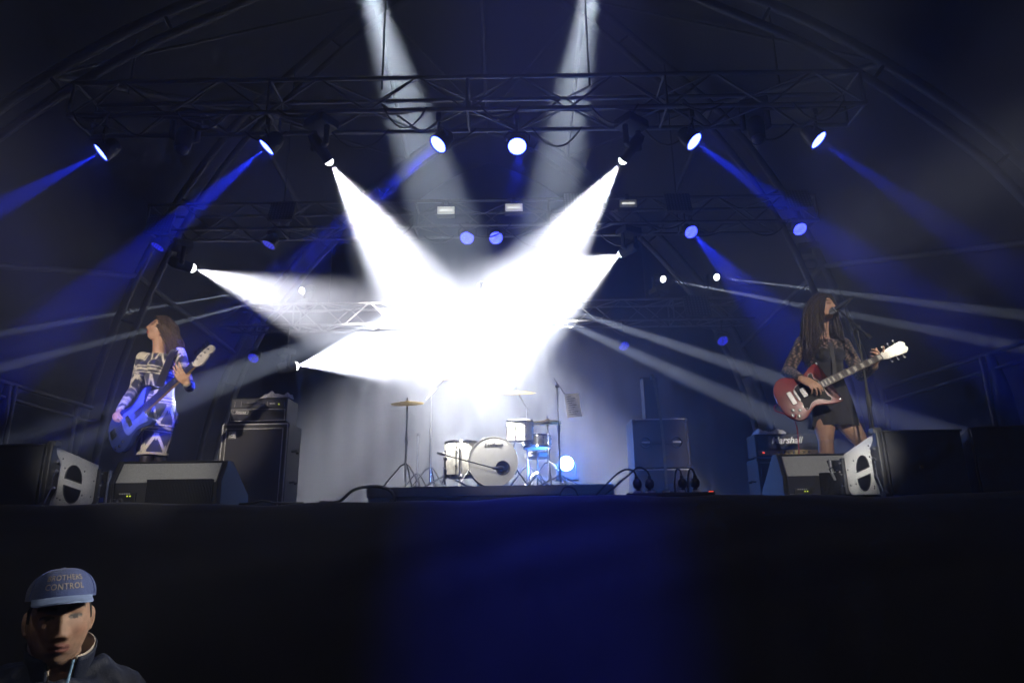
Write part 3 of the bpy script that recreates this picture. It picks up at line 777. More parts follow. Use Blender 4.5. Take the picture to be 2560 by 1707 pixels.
f2 = fr_ + o_ * .515; array_box('black array speaker against the right edge of the picture', f2, f2 + (br_ - fr_).normalized() * .52 + Vector((.10, 0, 0)), 1, 1.2, .385, .25, .036, M_pale, second=True)
# flat dark speakers standing behind the array boxes
for lab, px0, px1, Y, hh, edge in (('narrow dark speaker between the left array box and wedge', 238, 268, 4.72, .27, 1), ('narrow dark speaker edge beside the right array box', 2086, 2116, 4.86, .29, -1)):
    a, b = at(px0, 1250, Y), at(px1, 1250, Y); c = (a + b) / 2; w = b.x - a.x
    t = thing('side_fill_speaker', lab, 'speaker', (c.x, Y, STAGE_Z + .014))
    MB().box((0, .14, hh / 2), (w, .26, hh), bev=.006).build('cabinet', M_gear, t)
    MB().box((edge * (w / 2 - .005), -.002, hh / 2), (.012, .03, hh + .012), bev=.003).build('edge_strip', M_silver, t)
    MB().box((-edge * .012, .004, hh / 2), (w - .03, .012, hh - .03)).build('grille', M_grill, t)
    MB().lathe([(.012, 0), (.012, .012), (0, .014)], T(0, -.004, hh * .72) @ FX, 10).build('socket', M_chrome, t)
    MB().box((0, -.004, hh * .3), (.03, .006, .03)).build('plate', mat('blue_plate', (.03, .06, .4), .4), t)
# dangling plug
t = thing('jack_plug', 'small silver plug dangling by the right array speaker', 'plug', at(2078, 1180, 4.8))
MB().cyl((0, 0, .0), (.02, 0, -.055), .011, .009, 10).build('barrel', M_silver, t, smooth=True)
MB().tube([(0, 0, 0), (-.012, 0, .02), (.02, 0, .04), (.09, 0, .055)], .004, 6).build('lead', M_rubber, t, smooth=True)

# ---- guitar amplifier stack
p = on_floor(1985, 1150, 7.5); p.x = at(1893, 1150, 7.5).x + .37
t = thing('guitar_cabinet', 'black guitar speaker cabinet under the amplifier head', 'speaker cabinet', p)
MB().box((0, .18, .30), (.74, .36, .59), bev=.012).build('casing', M_tolex, t)
MB().box((0, -.004, .29), (.68, .012, .50)).build('grille', M_cloth, t)
for z in (.035, .545): MB().box((0, -.011, z), (.69, .006, .006)).build('trim', M_silver, t)
MB().tube([(-.372, .1, .35), (-.41, .13, .36), (-.41, .23, .36), (-.372, .26, .35)], .012, 8).build('handle', M_black, t)
for z in (.02, .58):
    for sx in (-1, 1): MB().box((sx * .355, .02, z), (.05, .05, .04), bev=.012).build('corner', M_black, t)
t = thing('guitar_amplifier', 'black guitar amplifier head with white script lettering', 'amplifier', p + Vector((0, .03, .60)))
MB().box((0, .13, .135), (.73, .26, .25), bev=.014).build('casing', M_tolex, t)
MB().box((0, -.004, .165), (.68, .012, .15)).build('grille', M_cloth, t)
cp = MB().box((0, -.004, .055), (.68, .014, .05)).build('control_panel', mat('gold_panel', (.22, .17, .07), .4, metal=.6), t)
for k in range(7): MB().cyl((-.12 + k * .055, -.01, .055), (-.12 + k * .055, -.028, .055), .011, n=10).build('knob', M_black, cp)
MB().box((-.285, -.014, .055), (.022, .008, .014)).build('indicator', M_ledr, cp)
text_part('lettering', 'Marshall', .10, T(-.02, -.012, .185) @ FX, M_white, t, shear=.35, weight=.002)
MB().tube([(-.09, .13, .262), (-.08, .13, .285), (.08, .13, .285), (.09, .13, .262)], .011, 8).build('handle', M_black, t)
towel('folded white towel on the guitar amplifier', p + Vector((-.16, .15, .864)), .32, .2, .05, R(4), seed=5)

# ---- cabinet stack right of the drums
p = on_floor(1649, 1055, 8.4); 
M_case = mat('grey_flight_case', (.034, .034, .037), .55, var=.3, scale=60, bump=.2)
for k, (lab, z0, h) in enumerate((('grey handled cabinet at the bottom of the stack beside the drums', 0, .575), ('grey cabinet with two cup handles on top of another', .58, .61))):
    t = thing('case_cabinet', lab, 'cabinet', p + Vector((0, 0, z0)), group='stacked grey cabinets')
    MB().box((0, .25, h / 2 + .004), (.68, .5, h), bev=.01).build('casing', M_case, t)
    for sx in (-1, 1):
        MB().box((sx * .33, -.004, h / 2), (.024, .012, h - .01)).build('edge_trim', M_dull, t)
        hd = MB().lathe([(.075, 0), (.075, .012), (.062, .014), (.05, -.004), (0, -.01)], T(sx * .19, -.002, h * .52) @ FX, 20).build('handle_cup', M_black, t, smooth=True)
        MB().box((sx * .19, -.02, h * .52), (.10, .012, .022), bev=.005).build('grip', M_silver, hd)
        for z in (.03, h - .03): MB().box((sx * .325, -.004, z), (.05, .03, .05), bev=.012).build('corner', M_dull, t)
    MB().box((0, -.006, h * .52), (.30, .012, .05), bev=.003).build('handle_bar', M_black, t)
    MB().box((0, -.006, h - .008), (.66, .014, .012)).build('edge_trim', M_silver, t)
c = at(1633, 1055, 8.5)
t = thing('tall_case', 'narrow upright grey case on top of the cabinet stack', 'case', (c.x, 8.5, STAGE_Z + 1.20))
MB().box((0, .1, .27), (.185, .2, .54), bev=.006).build('casing', M_case, t); MB().box((-.10, .05, .535), (.05, .06, .02)).build('latch', M_dull, t)
s0, s1 = at(1632, 945, 8.38), at(1667, 1222, 8.3)
b = MB(); pts = resample([s0 + Vector((0, .1, .0)), s0 + Vector((0, -.03, .01)), s0.lerp(s1, .45) + Vector((.03, -.02, 0)), s1], 20)
vs = []; fs = []
for i, q in enumerate(pts): vs += [q + Vector((-.016, 0, 0)), q + Vector((.016, 0, 0)), q + Vector((.016, .004, 0)), q + Vector((-.016, .004, 0))]
for i in range(len(pts) - 1):
    for k in range(4): fs.append((4 * i + k, 4 * i + (k + 1) % 4, 4 * i + 4 + (k + 1) % 4, 4 * i + 4 + k))
tag(b.add(vs, fs).build('webbing_strap', mat('webbing', (.16, .15, .10), .9, bump=.5, bscale=200)), 'pale webbing strap hanging down the cabinet stack', 'strap')

# ---- power strip with plugs at the stage edge
Yp = 3.99; c = at(1676, 1246, Yp); sz = Vector((c.x, Yp, STAGE_Z + .022))
t = thing('power_strip', 'black power strip lying on the middle of the stage edge', 'power strip', sz)
MB().box((0, 0, .012), (.50, .055, .024), bev=.005).build('body', M_gear, t)
for k in range(5): MB().lathe([(.022, 0), (.022, .012), (.017, .012), (.017, .004), (0, .004)], T(-.19 + .085 * k, 0, .024), 14).build('socket', M_silver, t)
MB().box((.235, 0, .026), (.02, .03, .006)).build('switch', M_ledr, t)
for i, (px, lean, cab) in enumerate([(1596, -.10, 'l'), (1624, .05, 'l'), (1709, -.05, 'u'), (1738, .06, 'u')]):
    x = at(px, 1225, Yp).x - sz.x
    q = thing('power_plug', 'round black plug in the power strip, %s' % ['leftmost', 'second from the left', 'third from the left', 'rightmost'][i], 'plug', sz + Vector((x, 0, .032)), group='plugs in the power strip')
    MB().lathe([(.012, 0), (.012, .016), (.022, .022), (.0265, .034), (.0265, .052), (.02, .066), (.011, .072), (.009, .088), (0, .09)], Matrix.Rotation(lean, 4, 'Y'), 18).build('body', M_rubber, q, smooth=True)
    tp = Matrix.Rotation(lean, 4, 'Y') @ Vector((0, 0, .088))
    if cab == 'l': pts = [tp, tp + Vector((-.012, .01, .03)), tp + Vector((-.06, .02, .038 + .012 * i)), tp + Vector((-.13, .02, -.005)), tp + Vector((-.24 - .03 * i, .03, -.112))]
    else: pts = [tp, tp + Vector((-.004, .012, .03)), tp + Vector((-.02, .03, .034)), tp + Vector((-.03, .06, -.03)), tp + Vector((-.02, .10, -.112))]
    MB().tube(resample(pts, 24), .0055, 8).build('lead', M_rubber, q, smooth=True)
# ---- loose cables
def cable(label, pts, r=.008, m=None):
    pts = [Vector(q) for q in pts]; o = MB().tube(resample(pts, 40), r, 8).build('cable', m or M_rubber, smooth=True); tag(o, label, 'cable', 'cables lying on the stage'); return o
def cp_(px, py, Y): return at(px, py, Y)
F = lambda px, Y, dz=.012: Vector((at(px, 1250, Y).x, Y, STAGE_Z + dz + .012))
cable('thick black cable looping up at the stage edge left of centre', [F(800, 4.02), F(846, 4.0), cp_(885, 1224, 4.0), cp_(938, 1215, 4.0), cp_(975, 1226, 4.0), F(988, 4.0), F(975, 4.06)], .009)
cable('thin black cable loop beside the power strip', [F(1470, 4.02), F(1450, 4.0), cp_(1436, 1222, 4.0), cp_(1415, 1216, 4.0), cp_(1403, 1230, 4.0), F(1404, 4.0), F(1430, 4.05)], .005)
cable('low black cable hump in front of the bass cabinet', [F(600, 4.1), F(632, 4.05), cp_(655, 1252, 4.03), cp_(675, 1254, 4.03), F(690, 4.05), F(760, 4.1)], .007)
cable('black cable trailing along the stage edge to the power strip', [F(1510, 4.02), F(1560, 4.0), F(1600, 4.05), F(1680, 4.08), F(1790, 4.03), F(1900, 4.1)], .007)

# ---- drum riser and kit
RY, RZ = 7.62, STAGE_Z + .36
c = at(1225, 1215, RY)
t = thing('drum_riser', 'low dark riser under the drum kit', 'riser', (c.x, RY, STAGE_Z))
MB().box((0, 1.15, .30), (2.7, 2.3, .11), bev=.006).build('platform', M_deck, t)
MB().box((0, 1.15, .12), (2.66, 2.26, .24)).build('skirt', M_skirt, t)
MB().box((0, -.002, .30), (2.7, .012, .09)).build('edge_rail', M_dull, t)
M_shell = mat('white_marine_pearl', (.55, .54, .50), .3, var=.35, scale=18, coat=.4)
M_head = mat('drum_head', (.68, .68, .66), .5, var=.05)
M_brass = mat('cymbal_bronze', (.60, .45, .18), .28, metal=1, var=.2)
def hoop(b, M, r, z, th=.012):
    b.lathe([(r, z - th), (r + .008, z - th), (r + .008, z + th), (r, z + th), (r, z - th)], M, 36, cap=False)
def drum(name, label, loc, rot, r, depth, front, cat='drum'):
    t = thing(name, label, cat, loc, rot)
    MB().lathe([(r - .004, -depth / 2), (r, -depth / 2), (r, depth / 2), (r - .004, depth / 2)], None, 40).build('shell', M_shell, t, smooth=True)
    MB().lathe([(0, depth / 2 + .004), (r - .006, depth / 2 + .003), (r, depth / 2)], None, 40).build('batter_head', M_head, t, smooth=True)
    MB().lathe([(0, -depth / 2 - .004), (r - .006, -depth / 2 - .003), (r, -depth / 2)], None, 40).build('resonant_head', M_head, t, smooth=True)
    for z in (-depth / 2, depth / 2):
        b = MB(); hoop(b, Matrix.Identity(4), r, z); b.build('hoop', M_shell if front else M_chrome, t, smooth=True)
    for k in range(8):
        a = 2 * math.pi * (k + .5) / 8
        q = Vector((math.cos(a) * (r + .012), math.sin(a) * (r + .012), 0))
        lg = MB(); lg.cyl(q + Vector((0, 0, -depth / 2)), q + Vector((0, 0, depth / 2)), .004, n=6); lg.ball(q + Vector((0, 0, depth * .22)), .014, 8); lg.ball(q - Vector((0, 0, depth * .22)), .014, 8)
        lg.build('lug', M_chrome, t, smooth=True)
    return t
kc = at(1230, 1153, 7.95); kick_r = .28
Mk = Matrix.Rotation(R(90), 4, 'X') @ Matrix.Rotation(R(4), 4, 'Y')        # local +z to the audience
kz = RZ + kick_r + .012
t = drum('bass_drum', 'big white bass drum facing the crowd with a port hole', (kc.x, 8.15, kz), Mk, kick_r, .40, True)
MB().lathe([(.058, .204), (.068, .21), (.082, .212), (.084, .204)], T(.11, -.075, 0), 28, cap=False).build('port_ring', M_black, t, smooth=True)
MB().lathe([(0, .2055), (.058, .2055)], T(.11, -.075, 0), 28).build('port_hole', mat('port_painted_shade', (.01, .01, .015), .9), t)  # flat disc with the shade of the opening painted on
text_part('lettering', 'Ludwig', .075, T(-.0, .185, .2075), M_black, t, shear=.35, weight=.001, extrude=.001)
for sx in (-1, 1): MB().cyl((sx * .26, -.06, .12), (sx * .40, -kick_r - .005, .22), .009, n=8).build('spur', M_chrome, t)
fc = at(1150, 1160, 8.2)
t = drum('floor_tom', 'white pearl floor tom left of the bass drum', (fc.x, 8.35, RZ + .36), R(10), .20, .40, False)
for k in range(3):
    a = R(20 + 120 * k); MB().cyl((.215 * math.cos(a), .215 * math.sin(a), .12), (.235 * math.cos(a), .235 * math.sin(a), -.355), .009, n=8).build('leg', M_chrome, t)
rc = at(1300, 1085, 8.25)
t = drum('rack_tom', 'small tom mounted above the bass drum', (rc.x, 8.3, RZ + .70), Matrix.Rotation(R(12), 4, 'X'), .16, .24, False)
MB().cyl((-.05, .02, -.06), (-.10, .02, -.30), .012, n=8).build('mount', M_chrome, t)
sc_ = at(1325, 1150, 8.3)
t = drum('snare_drum', 'shallow snare drum right of the bass drum', (sc_.x + .1, 8.65, RZ + .60), 0, .178, .14, False)
for k in range(3):
    a = R(90 + 120 * k); MB().tube([(0, 0, -.12), (0, 0, -.42), (.24 * math.cos(a), .24 * math.sin(a), -.595)], .009, 8).build('leg', M_chrome, t)
def cym_stand(label, px, pyb, Y, h, r, tilt, boom=0.0, group='cymbals on stands', hat=False):
    b0 = at(px, pyb, Y); t = thing('cymbal_stand', label, 'cymbal', (b0.x, Y, RZ + .002), group=group)
    for k in range(3):
        a = R(80 + 120 * k); MB().tube([(0, 0, .30), (.06 * math.cos(a), .06 * math.sin(a), .27), (.27 * math.cos(a), .27 * math.sin(a), .012)], .009, 8).build('leg', M_chrome, t, smooth=True)
    MB().cyl((0, 0, .08), (0, 0, h * .55), .013, n=10).cyl((0, 0, h * .5), (0, 0, h if not boom else h * .9), .009, n=10).build('pole', M_chrome, t, smooth=True)
    MB().lathe([(.02, h * .52), (.022, h * .54), (.02, h * .58)], None, 10).build('collar', M_chrome, t)
    topp = Vector((0, 0, h)) if not boom else Vector((boom, 0, h + .1))
    if boom: MB().cyl((-boom * .3, 0, h * .86), topp, .008, n=8).build('boom', M_chrome, t)
    Mt = Matrix.Translation(topp) @ Matrix.Rotation(tilt, 4, 'X')
    for k in range(2 if hat else 1):
        MB().lathe([(0, .026), (.02, .024), (.032, .012), (r * .6, .004), (r, -.012), (r, -.014), (r * .6, .001), (.03, .008), (0, .02)], Mt @ T(0, 0, -.03 * k), 40).build('cymbal', M_brass, t, smooth=True)
    MB().cyl(Mt @ Vector((0, 0, .02)), Mt @ Vector((0, 0, .06)), .012, n=8).build('wing_nut', M_chrome, t)
cym_stand('cymbal on a tripod stand at the far left of the kit', 1013, 1205, 8.1, 1.02, .20, R(18))
cym_stand('crash cymbal on a boom behind the floor tom', 1075, 1205, 8.6, 1.35, .22, R(20), boom=.2)
cym_stand('ride cymbal behind the small tom', 1320, 1205, 8.7, 1.15, .25, R(15), boom=-.12)
cym_stand('hi-hat stand at the right of the kit', 1373, 1205, 8.15, .78, .17, R(6), hat=True)
def mic_stand(name, label, base, h, arm0, arm1, mic_dir, leg=.28, r=.009, miclen=.14, mat_=None, round_base=False):
    t = thing(name, label, 'microphone stand', base); m = mat_ or M_black
    if round_base: MB().lathe([(.125, 0), (.125, .015), (.11, .028), (.02, .04), (0, .04)], None, 28).build('base', m, t, smooth=True)
    else:
        for k in range(3):
            a = R(30 + 120 * k); MB().tube([(0, 0, .12), (.03 * math.cos(a), .03 * math.sin(a), .11), (leg * math.cos(a), leg * math.sin(a), .01)], r, 8).build('leg', m, t, smooth=True)
        MB().cyl((0, 0, .08), (0, 0, .17), .02, n=10).build('hub', m, t)
    MB().cyl((0, 0, .02), (0, 0, h * .55), r * 1.15, n=10).build('lower_tube', m, t, smooth=True)
    MB().cyl((0, 0, h * .5), (0, 0, h), r * .85, n=10).build('upper_tube', m, t, smooth=True)
    MB().lathe([(r * 1.9, h * .53), (r * 2.1, h * .55), (r * 1.9, h * .6)], None, 12).build('clutch', m, t)
    inv = MW[t.name].inverted(); a0, a1 = inv @ Vector(arm0), inv @ Vector(arm1)
    bm_ = MB().cyl(a0, a1, r * .8, n=10).build('boom_arm', m, t, smooth=True)
    MB().cyl(a0, a0.lerp(a1, .14), r * 1.7, n=10).build('counterweight', m, t, smooth=True)
    hc = Vector((0, 0, h)); MB().ball(hc, r * 2.6, 10).cyl(hc + Vector((0, -.03, 0)), hc + Vector((0, .03, 0)), r * 1.6, n=10).build('swivel', m, t, smooth=True)
    return t
# microphone at the bass drum
kb = at(1112, 1205, 7.75); b0 = Vector((kb.x, 7.75, RZ + .002))
mic_stand('microphone_stand', 'short boom microphone stand reaching to the bass drum', b0, .30, b0 + Vector((-.09, .0, .37)), at(1236, 1170, 7.76), None)
a1 = at(1236, 1170, 7.76)
t = thing('drum_microphone', 'stubby black microphone at the bass drum port hole', 'microphone', a1)
MB().lathe([(0, -.02), (.014, -.02), (.016, .03), (.024, .05), (.026, .09), (.02, .105), (0, .11)], Matrix.Rotation(R(90), 4, 'Y'), 14).build('body', M_black, t, smooth=True)
# tall stand with the set list
tb = at(1401, 1205, 7.9); tb = Vector((tb.x, 7.9, RZ + .002))
hh = at(1401, 965, 7.9).z - tb.z
mic_stand('boom_stand', 'tall boom stand holding a paper sheet beside the drums', tb, hh, at(1448, 1040, 7.85), at(1385, 945, 7.9), None)
pc = at(1433, 1013, 7.83)
t = thing('set_list', 'white paper set list hanging from the tall stand', 'paper sheet', pc, Matrix.Rotation(R(-6), 4, 'Y'))
vs = []; fs = []
for j in range(9):
    for i in range(7):
        u, v = i / 6 - .5, j / 8 - .5; vs.append((u * .17, .012 * math.sin(u * 5 + v * 3), v * .28))
for j in range(8):
    for i in range(6): fs.append((j * 7 + i, j * 7 + i + 1, (j + 1) * 7 + i + 1, (j + 1) * 7 + i))
sh = MB().add(vs, fs); n0 = len(sh.v); sh.add([(x, y + .002, z) for x, y, z in vs], [f[::-1] for f in fs]); pg = sh.build('page', mat('paper', (.75, .75, .75), .8, var=.04), t, smooth=True)
for k in range(9):
    wl_ = .05 + .07 * ((k * 37) % 10) / 10
    MB().box((-.065 + wl_ / 2, -.011, .105 - k * .026), (wl_, .001, .007)).build('handwriting', M_black, pg)
# blue floor lamp
fl_ = at(1416, 1158, 8.9)
t = thing('floor_lamp', 'blinding blue floor lamp behind the drums', 'stage lamp', fl_)
Rm = aim_rot(CAM - fl_ + Vector((.6, 0, .3)))
MB().lathe([(0, -.16), (.07, -.15), (.095, -.05), (.10, 0), (.1, .012), (.092, .012), (.09, -.02)], Rm, 24).build('can', M_black, t, smooth=True)
MB().lathe([(0, .008), (.05, .007), (.09, .0)], Rm, 24).build('lens', mat('blue_white_lens', (.9, .9, .9), .2, emit=(.25, .55, 1), estr=60), t, smooth=True)
MB().tube([(-.12, 0, 0), (-.12, 0, -.18), (.12, 0, -.18), (.12, 0, 0)], .012, 8).build('yoke', M_black, t)
MB().box((0, 0, -.2), (.3, .2, .03)).build('floor_plate', M_black, t)
d = bpy.data.lights.new('floor_lamp_light', 'POINT'); d.energy = FLOORB; d.color = (.05, .22, 1); d.shadow_soft_size = .09
lo = bpy.data.objects.new('floor_lamp_light', d); COL.objects.link(lo); lo.location = fl_ + (CAM - fl_).normalized() * .16
# thin upright stands left of the kit and guitar stand
for lab, px, Y, h in (('thin chrome stand left of the floor tom', 1043, 8.9, .75),):
    b0 = at(px, 1205, Y); b0 = Vector((b0.x, Y, RZ + .002))
    t = thing('percussion_stand', lab, 'stand', b0)
    MB().cyl((0, 0, .05), (0, 0, h), .012, n=10).build('pole', M_chrome, t)
    for k in range(3):
        a = R(50 + 120 * k); MB().tube([(0, 0, .25), (.05 * math.cos(a), .05 * math.sin(a), .23), (.22 * math.cos(a), .22 * math.sin(a), .012)], .008, 8).build('leg', M_chrome, t, smooth=True)
    MB().lathe([(.02, h - .02), (.024, h), (.01, h + .02)], None, 10).build('collar', M_chrome, t)
b0 = at(1345, 1205, 9.0); b0 = Vector((b0.x, 9.0, RZ + .002))
t = thing('drum_stool', 'round black drum stool behind the kit', 'stool', b0)
MB().lathe([(0, .50), (.15, .50), (.165, .485), (.165, .44), (.14, .43), (0, .43)], None, 28).build('seat', M_tolex, t, smooth=True)
MB().cyl((0, 0, .08), (0, 0, .44), .014, n=10).build('post', M_chrome, t)
for k in range(3):
    a = R(50 + 120 * k); MB().tube([(0, 0, .25), (.05 * math.cos(a), .05 * math.sin(a), .23), (.24 * math.cos(a), .24 * math.sin(a), .012)], .01, 8).build('leg', M_chrome, t, smooth=True)

# ================================================================== people
def gs(x, s): return np.exp(-(x / s) ** 2)
def head_verts(nu=132, nv=110, jaw=.30, nose=1.2, hollow=1.0, wide=1.0):
    th = np.linspace(.0001, math.pi - .0001, nv); ph = np.linspace(0, 2 * math.pi, nu, endpoint=False)
    T_, P_ = np.meshgrid(th, ph, indexing='ij')
    s = np.sin(T_); c = np.cos(T_)
    s = np.where(c < 0, np.abs(s) ** .66, np.abs(s) ** .95)
    x = s * np.sin(P_); y = s * np.cos(P_); z = c
    y = np.where(y > 0, y * .090, y * .100); z = np.where(z > 0, z * .112, z * .116); x = x * .0745
    t = np.clip(-z / .116, 0, 1)
    x = x * (1 - jaw * t ** 1.5); y = np.where(y < 0, y * (1 - .60 * t), y * (1 - .03 * t))
    front = np.clip((y - .01) / .03, 0, 1); ax = np.abs(x)
    amp = np.interp(z, [-.042, -.036, -.028, -.02, .0, .022, .04], [0, .010, .0245, .021, .0125, .006, 0])
    wid = np.interp(z, [-.04, -.026, 0, .03], [.013, .0125, .009, .0085])
    d = amp * nose * gs(x, wid * wide)
    d += (.0065 if hollow else .010) * gs(ax - .0145, .007) * gs(z + .031, .009)
    d -= .0125 * gs(ax - .031, .017) * gs(z - .017, .0115)
    d += .0065 * gs(ax - .031, .012) * gs(z - .0155, .0065)
    d += .0045 * gs(z - .036, .008) * gs(ax - .028, .024)
    d += .006 * gs(ax - .046, .018) * gs(z + .014, .020); d -= .005 * hollow * gs(ax - .043, .014) * gs(z + .058, .018)
    d += .007 * gs(x, .028) * gs(z + .060, .020)
    d += .0045 * gs(x, .017) * gs(z + .0535, .0045); d += .0055 * gs(x, .016) * gs(z + .0665, .0055); d -= .005 * gs(x, .021) * gs(z + .0597, .0024)
    d -= .004 * gs(x, .020) * gs(z + .081, .006); d += .009 * gs(x, .019) * gs(z + .099, .014)
    y = y + d * front
    vs = np.stack([x, y, z], -1).reshape(-1, 3)
    fs = [(i * nu + k, (i + 1) * nu + k, (i + 1) * nu + (k + 1) % nu, i * nu + (k + 1) % nu) for i in range(nv - 1) for k in range(nu)]
    return vs, fs
def add_head(mb, H, scale=1.0, **k):
    vs, fs = head_verts(**k); S = H @ Matrix.Scale(scale, 4)
    mb.add([S @ Vector(p) for p in vs], fs + [tuple(range(131, -1, -1))])
    for sx in (-1, 1):
        E = (S.to_3x3() @ Matrix.Rotation(sx * R(-18), 3, 'Z') @ Matrix.Rotation(R(-10), 3, 'X'))
        c = S @ Vector((sx * .075, -.008, -.004))
        mb.ball(c, (.0075, .017, .031), 16, E); mb.ball(S @ Vector((sx * .073, -.001, -.026)), (.006, .010, .010), 10, E)
def head_colors(me, H, scale, skin, lip, brow, hair, closed=True, hairline=True, cap_only=False):
    v = verts_np(me); S = np.array((H @ Matrix.Scale(scale, 4)).inverted()); l = v @ S[:3, :3].T + S[:3, 3]
    x, y, z = l.T; ax = np.abs(x); col = np.tile(np.array(skin), (len(v), 1))
    near = (np.sqrt(x ** 2 + y ** 2 + z ** 2) < .17)
    f = near & (y > .03)
    def mix(mask, c):
        m = np.clip(mask, 0, 1)[:, None]; return col * (1 - m) + np.array(c) * m
    blush = f * gs(ax - .042, .022) * gs(z + .02, .022) * .35; col = mix(blush, (skin[0] * .95, skin[1] * .62, skin[2] * .58))
    col = mix(f * gs(x, .016) * gs(z + .03, .012) * .3, (skin[0] * .95, skin[1] * .65, skin[2] * .6))
    lm = f * ((ax < .0245) & (y > .06)) * np.clip(1.35 * gs(z + .060, .0125 * np.sqrt(np.clip(1 - (ax / .0255) ** 2, .02, 1))), 0, 1)
    col = mix(np.where(lm > .45, 1, lm * .6), lip)
    col = mix(f * (ax < .022) * gs(z + .0597, .0018), (lip[0] * .3, lip[1] * .3, lip[2] * .3))
    bz = .0375 + .006 * gs(ax - .036, .02) - .006 * np.clip((ax - .045) / .02, 0, 1)
    col = mix(f * ((ax > .011) & (ax < .054)) * gs(z - bz, .0050) * .95, brow)
    if closed:
        ez = .0115 + 22 * (ax - .031) ** 2 * .25
        col = mix(f * ((ax > .015) & (ax < .049)) * gs(z - ez, .0042), (.02, .012, .01))
        col = mix(f * gs(ax - .032, .017) * gs(z - .021, .009) * .85, (skin[0] * .45, skin[1] * .34, skin[2] * .33))  # eye socket shade painted into the skin colour
    else:
        hh = .0050 * np.sqrt(np.clip(1 - ((ax - .031) / .0155) ** 2, 0, 1))
        inn = f & (np.abs(z - .0155) < hh); col[inn] = (.17, .14, .12)
        ir = f & (np.hypot(ax - .031, z - .0155) < .0072) & inn; col[ir] = (.02, .013, .01)
        col = mix(f * ((ax > .015) & (ax < .048)) * gs(z - .0155 - hh, .0026), (.012, .009, .008))
        col = mix(f * gs(ax - .031, .016) * gs(z - .004, .005) * .35, (skin[0] * .6, skin[1] * .5, skin[2] * .48))
    hl = near & (z > -.06) & (((y < .035 - .25 * np.clip(-z, 0, 1)) & (z > .0)) | (z > .078 - .2 * ax) | ((y < -.02) & (z > -.06))) & (ax < .085)
    if hairline: col[hl & ~(ax > .074)] = hair
    return col
def hand(mb, wrist, fdir, nback, curls, left=False, scale=1.0, spread=.10, thumb=(.6, .75, -.35), thumb_bend=.5):
    X = Vector(fdir).normalized(); Z = Vector(nback); Z = (Z - X * Z.dot(X)).normalized(); Y = Z.cross(X)
    if left: Y = -Y
    M3 = Matrix((X, Y, Z)).transposed(); w = Vector(wrist); sc = scale
    P = lambda a, b, c: w + M3 @ (Vector((a, b, c)) * sc)
    for yy, xe in ((.028, .088), (.009, .092), (-.010, .088), (-.028, .080)):
        mb.limb([P(.0, yy * .55, 0), P(xe * .55, yy * .9, .002), P(xe, yy, 0)], [.0145 * sc, .0155 * sc, .0115 * sc], 10)
    L = [(.040, .025, .020), (.045, .029, .021), (.041, .027, .020), (.032, .020, .018)]
    for i, (yy, xe) in enumerate(((.030, .090), (.010, .094), (-.0105, .090), (-.030, .081))):
        cu = curls[i] if isinstance(curls[0], (list, tuple)) else curls
        pts = [Vector((xe - .01, yy, 0))]; p = Vector((xe, yy, 0)); pts.append(p.copy()); ang = 0; sp = spread * (1.5 - i) / 1.5
        for k in range(3):
            ang += cu[k]; p = p + Vector((math.cos(ang) * math.cos(sp), math.cos(ang) * math.sin(sp), -math.sin(ang))) * L[i][k]; pts.append(p.copy())
        r0 = .0092 if i < 3 else .008
        mb.limb([w + M3 @ (q * sc) for q in pts], [r0 * sc, r0 * sc, r0 * .95 * sc, r0 * .86 * sc, r0 * .74 * sc], 10)
    td = Vector(thumb).normalized(); b0 = Vector((.024, .024, -.006)); b1 = b0 + td * .042
    td2 = (td + Vector((thumb_bend, -.25 * thumb_bend, -.3 * thumb_bend))).normalized(); b2 = b1 + td2 * .032; b3 = b2 + td2 * .026
    mb.limb([w + M3 @ (q * sc) for q in (Vector((.008, .012, -.002)), b0, b1, b2, b3)], [.015 * sc, .0155 * sc, .0125 * sc, .0105 * sc, .0085 * sc], 10)
